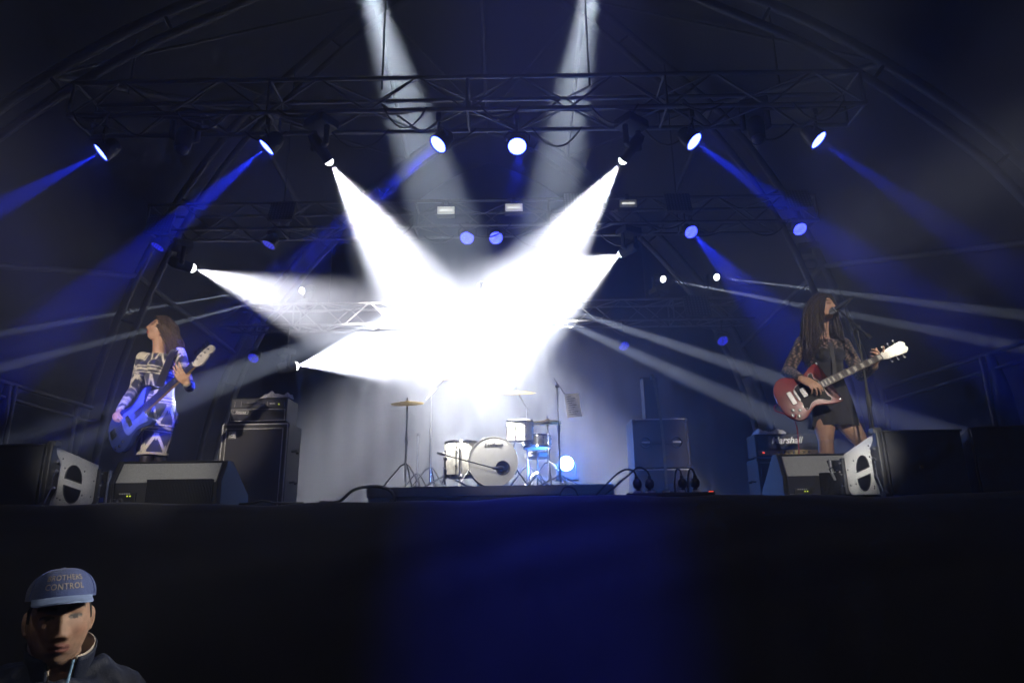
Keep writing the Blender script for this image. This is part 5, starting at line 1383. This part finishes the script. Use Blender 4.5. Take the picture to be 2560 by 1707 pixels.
g_ = MB().prism(pgo, .0345, .0375, S).build('pickguard', M_guard, t)
MB().tube([S @ Vector((x, y, .0365)) for x, y in pgo], .0016 * L, 5, closed=True).build('pickguard_edge', M_white, g_)
for x in (.195, .290):
    pk = MB().box((0, 0, 0), (.038, .070, .014), bev=.003).build('pickup', M_chrome, t); pk.matrix_local = S @ T(x, 0, .043)
    for k in range(6): MB().lathe([(.0025, .0), (.002, .0016), (0, .002)], T(.008, (k - 2.5) * .0105, .0068), 6).build('pole_screw', M_dull, pk)
br = MB().box((0, 0, 0), (.016, .085, .012), bev=.002).build('bridge', M_chrome, t); br.matrix_local = S @ T(.142, 0, .044)
tp = MB().box((0, 0, 0), (.034, .10, .010), bev=.003).build('tailpiece', M_chrome, t); tp.matrix_local = S @ T(.102, 0, .041)
for x, y in ((.108, -.100), (.066, -.080), (.082, -.138), (.044, -.112)):
    k_ = MB().lathe([(.013, .0), (.012, .012), (.010, .013), (0, .013)], None, 14).build('knob', mat('knob_cap', (.5, .5, .5), .25, metal=.7), t, smooth=True); k_.matrix_local = S @ T(x, y, .034)
k_ = MB().lathe([(.009, 0), (.006, .006), (.003, .02), (0, .021)], None, 10).build('switch', M_white, t); k_.matrix_local = S @ T(.155, -.112, .037)
for x, y in ((.385, .150), (.39, -.150)):
    k_ = MB().lathe([(.006, 0), (.005, .006), (.009, .012), (0, .014)], None, 10).build('strap_button', M_chrome, t); k_.matrix_local = S @ T(x, y, .03)
guitar_common(t, S, .40, .80, .054, .043, 6, .142, M_mahog, M_rose, 'block')
hd = [(.80, -.022), (.80, .022), (.835, .034), (.90, .040), (.965, .046), (.985, .030), (.992, .018), (.982, 0), (.992, -.018), (.985, -.030), (.965, -.046), (.90, -.040), (.835, -.034)]
h_ = MB().prism(hd, .010, .028, S).build('headstock', mat('headstock_with_glare', (.75, .73, .66), .12, var=.06, coat=.6), t, bevel=.003)  # glare painted in as a pale colour on a normally black headstock
for sy in (-1, 1):
    for k in range(3):
        x = .845 + .045 * k; y = sy * (.024 + .004 * k)
        tn = MB().lathe([(.005, 0), (.004, .008), (0, .009)], None, 10).cyl((0, 0, -.012), (0, sy * .034, -.012), .003, n=6).build('tuner', M_chrome, h_, smooth=True); tn.matrix_local = S @ T(x, y, .028)
        kb = MB().ball((0, 0, 0), (.008, .007, .005), 10).build('tuner_button', M_silver, h_, smooth=True); kb.matrix_local = S @ T(x, y + sy * .038, .016)
# red instrument lead
e0 = Mx @ (S @ Vector((.045, -.15, .02)))
cable('red instrument cable looping from the red guitar to the floor', [Mx @ (S @ Vector((.066, -.12, .05))), Mx @ (S @ Vector((.03, -.14, .08))), at(1960, 1034, 4.85), at(1938, 1026, 4.88), at(1937, 1014, 4.95), at(1952, 1010, 5.0),
      at(1972, 1024, 5.0), at(1990, 1060, 4.98), at(1996, 1105, 4.95), at(1999, 1160, 4.95), Vector((at(1999, 1200, 4.95).x, 4.95, STAGE_Z + .02)), Vector((at(1999, 1200, 4.95).x + .3, 5.3, STAGE_Z + .01))], .0045, mat('red_rubber', (.42, .02, .04), .4, var=.1))
# guitar strap
def strap(label, pts, width, side, m):
    pts = resample(pts, 26); vs = []; fs = []
    for i, p_ in enumerate(pts):
        tdir = (pts[min(i + 1, 26)] - pts[max(i - 1, 0)]).normalized(); s_ = Vector(side); s_ = (s_ - tdir * s_.dot(tdir)).normalized(); nn = tdir.cross(s_)
        for a, c in ((-1, -1), (1, -1), (1, 1), (-1, 1)): vs.append(p_ + s_ * (a * width / 2) + nn * (c * .0018))
    for i in range(26):
        for k in range(4): fs.append((4 * i + k, 4 * i + (k + 1) % 4, 4 * i + 4 + (k + 1) % 4, 4 * i + 4 + k))
    fs += [(3, 2, 1, 0), tuple(104 + k for k in range(4))]
    o = MB().add(vs, fs).build('instrument_strap', m, smooth=True, auto=R(50)); tag(o, label, 'strap')
M_strap = mat('black_webbing', (.012, .012, .014), .75, var=.3, scale=150, bump=.5, bscale=300)
strap('thin grey guitar strap across the black blouse', [at(2075, 846, 5.17), at(2076, 856, 5.05), at(2081, 885, 5.01), at(2086, 920, 5.015), at(2082, 955, 5.0), Mx @ (S @ Vector((.36, .13, .03)))], .03, (1, 0, 0), mat('grey_webbing', (.05, .05, .055), .7, var=.3, scale=150))

# ---- bass guitar
Mx, L = inst_frame(at(283, 1101, 5.36), at(541, 871, 5.02), Vector((-.25, -1, .18)))
t = thing('bass_guitar', 'four string bass guitar with body tinted by blue light and pale headstock', 'guitar', Mx.translation, Mx.to_3x3().to_4x4())
Lb = 1.13; S = Matrix.Scale(L / Lb, 4)
out = [(0, -.02), (.012, .06), (.05, .125), (.105, .160), (.165, .158), (.225, .128), (.28, .112), (.33, .122), (.395, .150), (.455, .168), (.487, .160), (.475, .138), (.425, .105), (.385, .066), (.37, .034),
       (.37, -.034), (.378, -.066), (.40, -.098), (.432, -.134), (.424, -.158), (.385, -.160), (.335, -.142), (.28, -.122), (.225, -.132), (.165, -.172), (.105, -.185), (.05, -.162), (.012, -.10)]
nb_ = mat('lacquer_with_blue_light', (.022, .035, .16), .25, var=.2, scale=5, coat=.6)  # blue stage light put into the lacquer colour
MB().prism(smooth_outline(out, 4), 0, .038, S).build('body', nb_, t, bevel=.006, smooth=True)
pg = smooth_outline([(.39, .036), (.44, .110), (.46, .150), (.42, .142), (.35, .098), (.28, .082), (.20, .092), (.16, .05), (.19, .0), (.20, -.06), (.17, -.12), (.12, -.155), (.09, -.14), (.13, -.09), (.20, -.105), (.28, -.10), (.36, -.122), (.40, -.138), (.385, -.09), (.378, -.036)], 3)
MB().prism(smooth_outline([(.40, .034), (.45, .115), (.465, .148), (.42, .138), (.35, .100), (.27, .085), (.20, .094), (.165, .055), (.165, -.06), (.20, -.11), (.29, -.098), (.36, -.118), (.395, -.125), (.385, -.034)], 3), .0385, .041, S).build('pickguard', mat('pickguard_with_blue_light', (.09, .13, .46), .25, var=.15), t)  # pickguard colour carries the blue light too
for x, dy in ((.225, .022), (.235, -.022), ):
    k_ = MB().box((0, 0, 0), (.028, .058, .014), bev=.004).build('pickup', M_black, t); k_.matrix_local = S @ T(x, dy, .045)
k_ = MB().box((0, 0, 0), (.06, .082, .012), bev=.003).build('bridge', M_chrome, t); k_.matrix_local = S @ T(.062, 0, .044)
for x, y in ((.13, -.125), (.09, -.138), (.05, -.125)):
    k_ = MB().lathe([(.011, .0), (.0105, .014), (.008, .016), (0, .016)], None, 14).build('knob', M_chrome, t, smooth=True); k_.matrix_local = S @ T(x, y, .04)
for q in ((.482, .152), (.001, 0)):
    k_ = MB().lathe([(.006, 0), (.005, .006), (.009, .012), (0, .014)], None, 10).build('strap_button', M_chrome, t); k_.matrix_local = S @ T(q[0], q[1], .034)
guitar_common(t, S, .40, .925, .062, .042, 4, .062, mat('maple', (.55, .36, .17), .35, var=.2, scale=12), mat('board_with_blue_light', (.06, .07, .20), .4, var=.25, scale=20), 'dot')  # board wood tinted blue, painting in the stage light
hd = smooth_outline([(.925, -.021), (.925, .021), (.955, .030), (.975, .046), (1.03, .046), (1.085, .044), (1.118, .036), (1.135, .010), (1.128, -.018), (1.10, -.030), (1.075, -.020), (1.05, -.034), (1.00, -.048), (.965, -.046)], 3)
h_ = MB().prism(hd, .012, .030, S).build('headstock', mat('pale_maple', (.60, .56, .55), .25, var=.12, scale=14, coat=.4), t, bevel=.003)
for k in range(4):
    x = .968 + .040 * k
    tn = MB().lathe([(.009, 0), (.008, .004), (.005, .008), (.005, .018), (0, .019)], None, 12).build('tuner_post', M_chrome, h_, smooth=True); tn.matrix_local = S @ T(x, .018, .030)
    tb = MB().cyl((0, 0, 0), (0, .035, 0), .004, n=8).prism([(-.014, .035), (.014, .035), (.018, .052), (.010, .062), (-.010, .062), (-.018, .052)], -.003, .003).build('tuner_key', M_chrome, h_); tb.matrix_local = S @ T(x, .045, .018)
p = lambda x, y, z: Mx @ (S @ Vector((x, y, z)))
strap('wide black strap over the bass player\'s shoulder', [at(447, 886, 5.60), at(446, 874, 5.50), at(432, 884, 5.40), at(418, 915, 5.375), at(404, 950, 5.375), at(394, 972, 5.36), p(.482, .150, .05)], .075, (.9, -.2, .25), M_strap)

# ---- singer's microphone
base = at(2143, 820, 4.80); mb_ = Vector((base.x, 4.80, STAGE_Z + .012))
mic_stand('microphone_stand', 'tall black boom microphone stand in front of the singer', mb_, base.z - mb_.z, at(2178, 847, 4.72), at(2098, 776, 4.86), None, round_base=False, leg=.30)
m0, m1 = at(2073, 783, 4.905), at(2107, 760, 4.84)
t = thing('vocal_microphone', 'dark handheld microphone with grey ball grille at the singer\'s mouth', 'microphone', m0)
Mm = T(*m0) @ basis(m1 - m0).to_4x4(); Ml = (m1 - m0).length
MB().lathe([(.0165, .052), (.0175, .06), (.015, .10), (.0115, .155), (.011, max(.17, Ml)), (0, max(.172, Ml + .002))], Mm, 18).build('handle', mat('dark_blue_grey', (.03, .035, .05), .4, metal=.4), t, smooth=True, world=True)
MB().lathe([(0, .0), (.014, .004), (.0225, .017), (.0255, .032), (.0245, .044), (.0185, .053)], Mm, 20).build('grille', mat('mic_mesh', (.28, .29, .32), .4, metal=.7, var=.4, scale=600, bump=.8, bscale=700), t, smooth=True, world=True)
MB().lathe([(.0258, .038), (.0268, .040), (.0258, .044)], Mm, 20).build('ring', M_dull, t, world=True)
pe = Mm @ Vector((0, 0, max(.17, Ml)))
cable('black microphone cable hanging beside the boom stand', [pe, pe + Vector((.03, -.01, .02)), at(2114, 770, 4.80), at(2124, 806, 4.78), at(2136, 840, 4.77), Vector((base.x - .02, 4.77, base.z - .3)), Vector((base.x - .03, 4.78, base.z - .7)), Vector((base.x - .03, 4.79, STAGE_Z + .2)), Vector((base.x - .1, 4.76, STAGE_Z + .022))], .004)
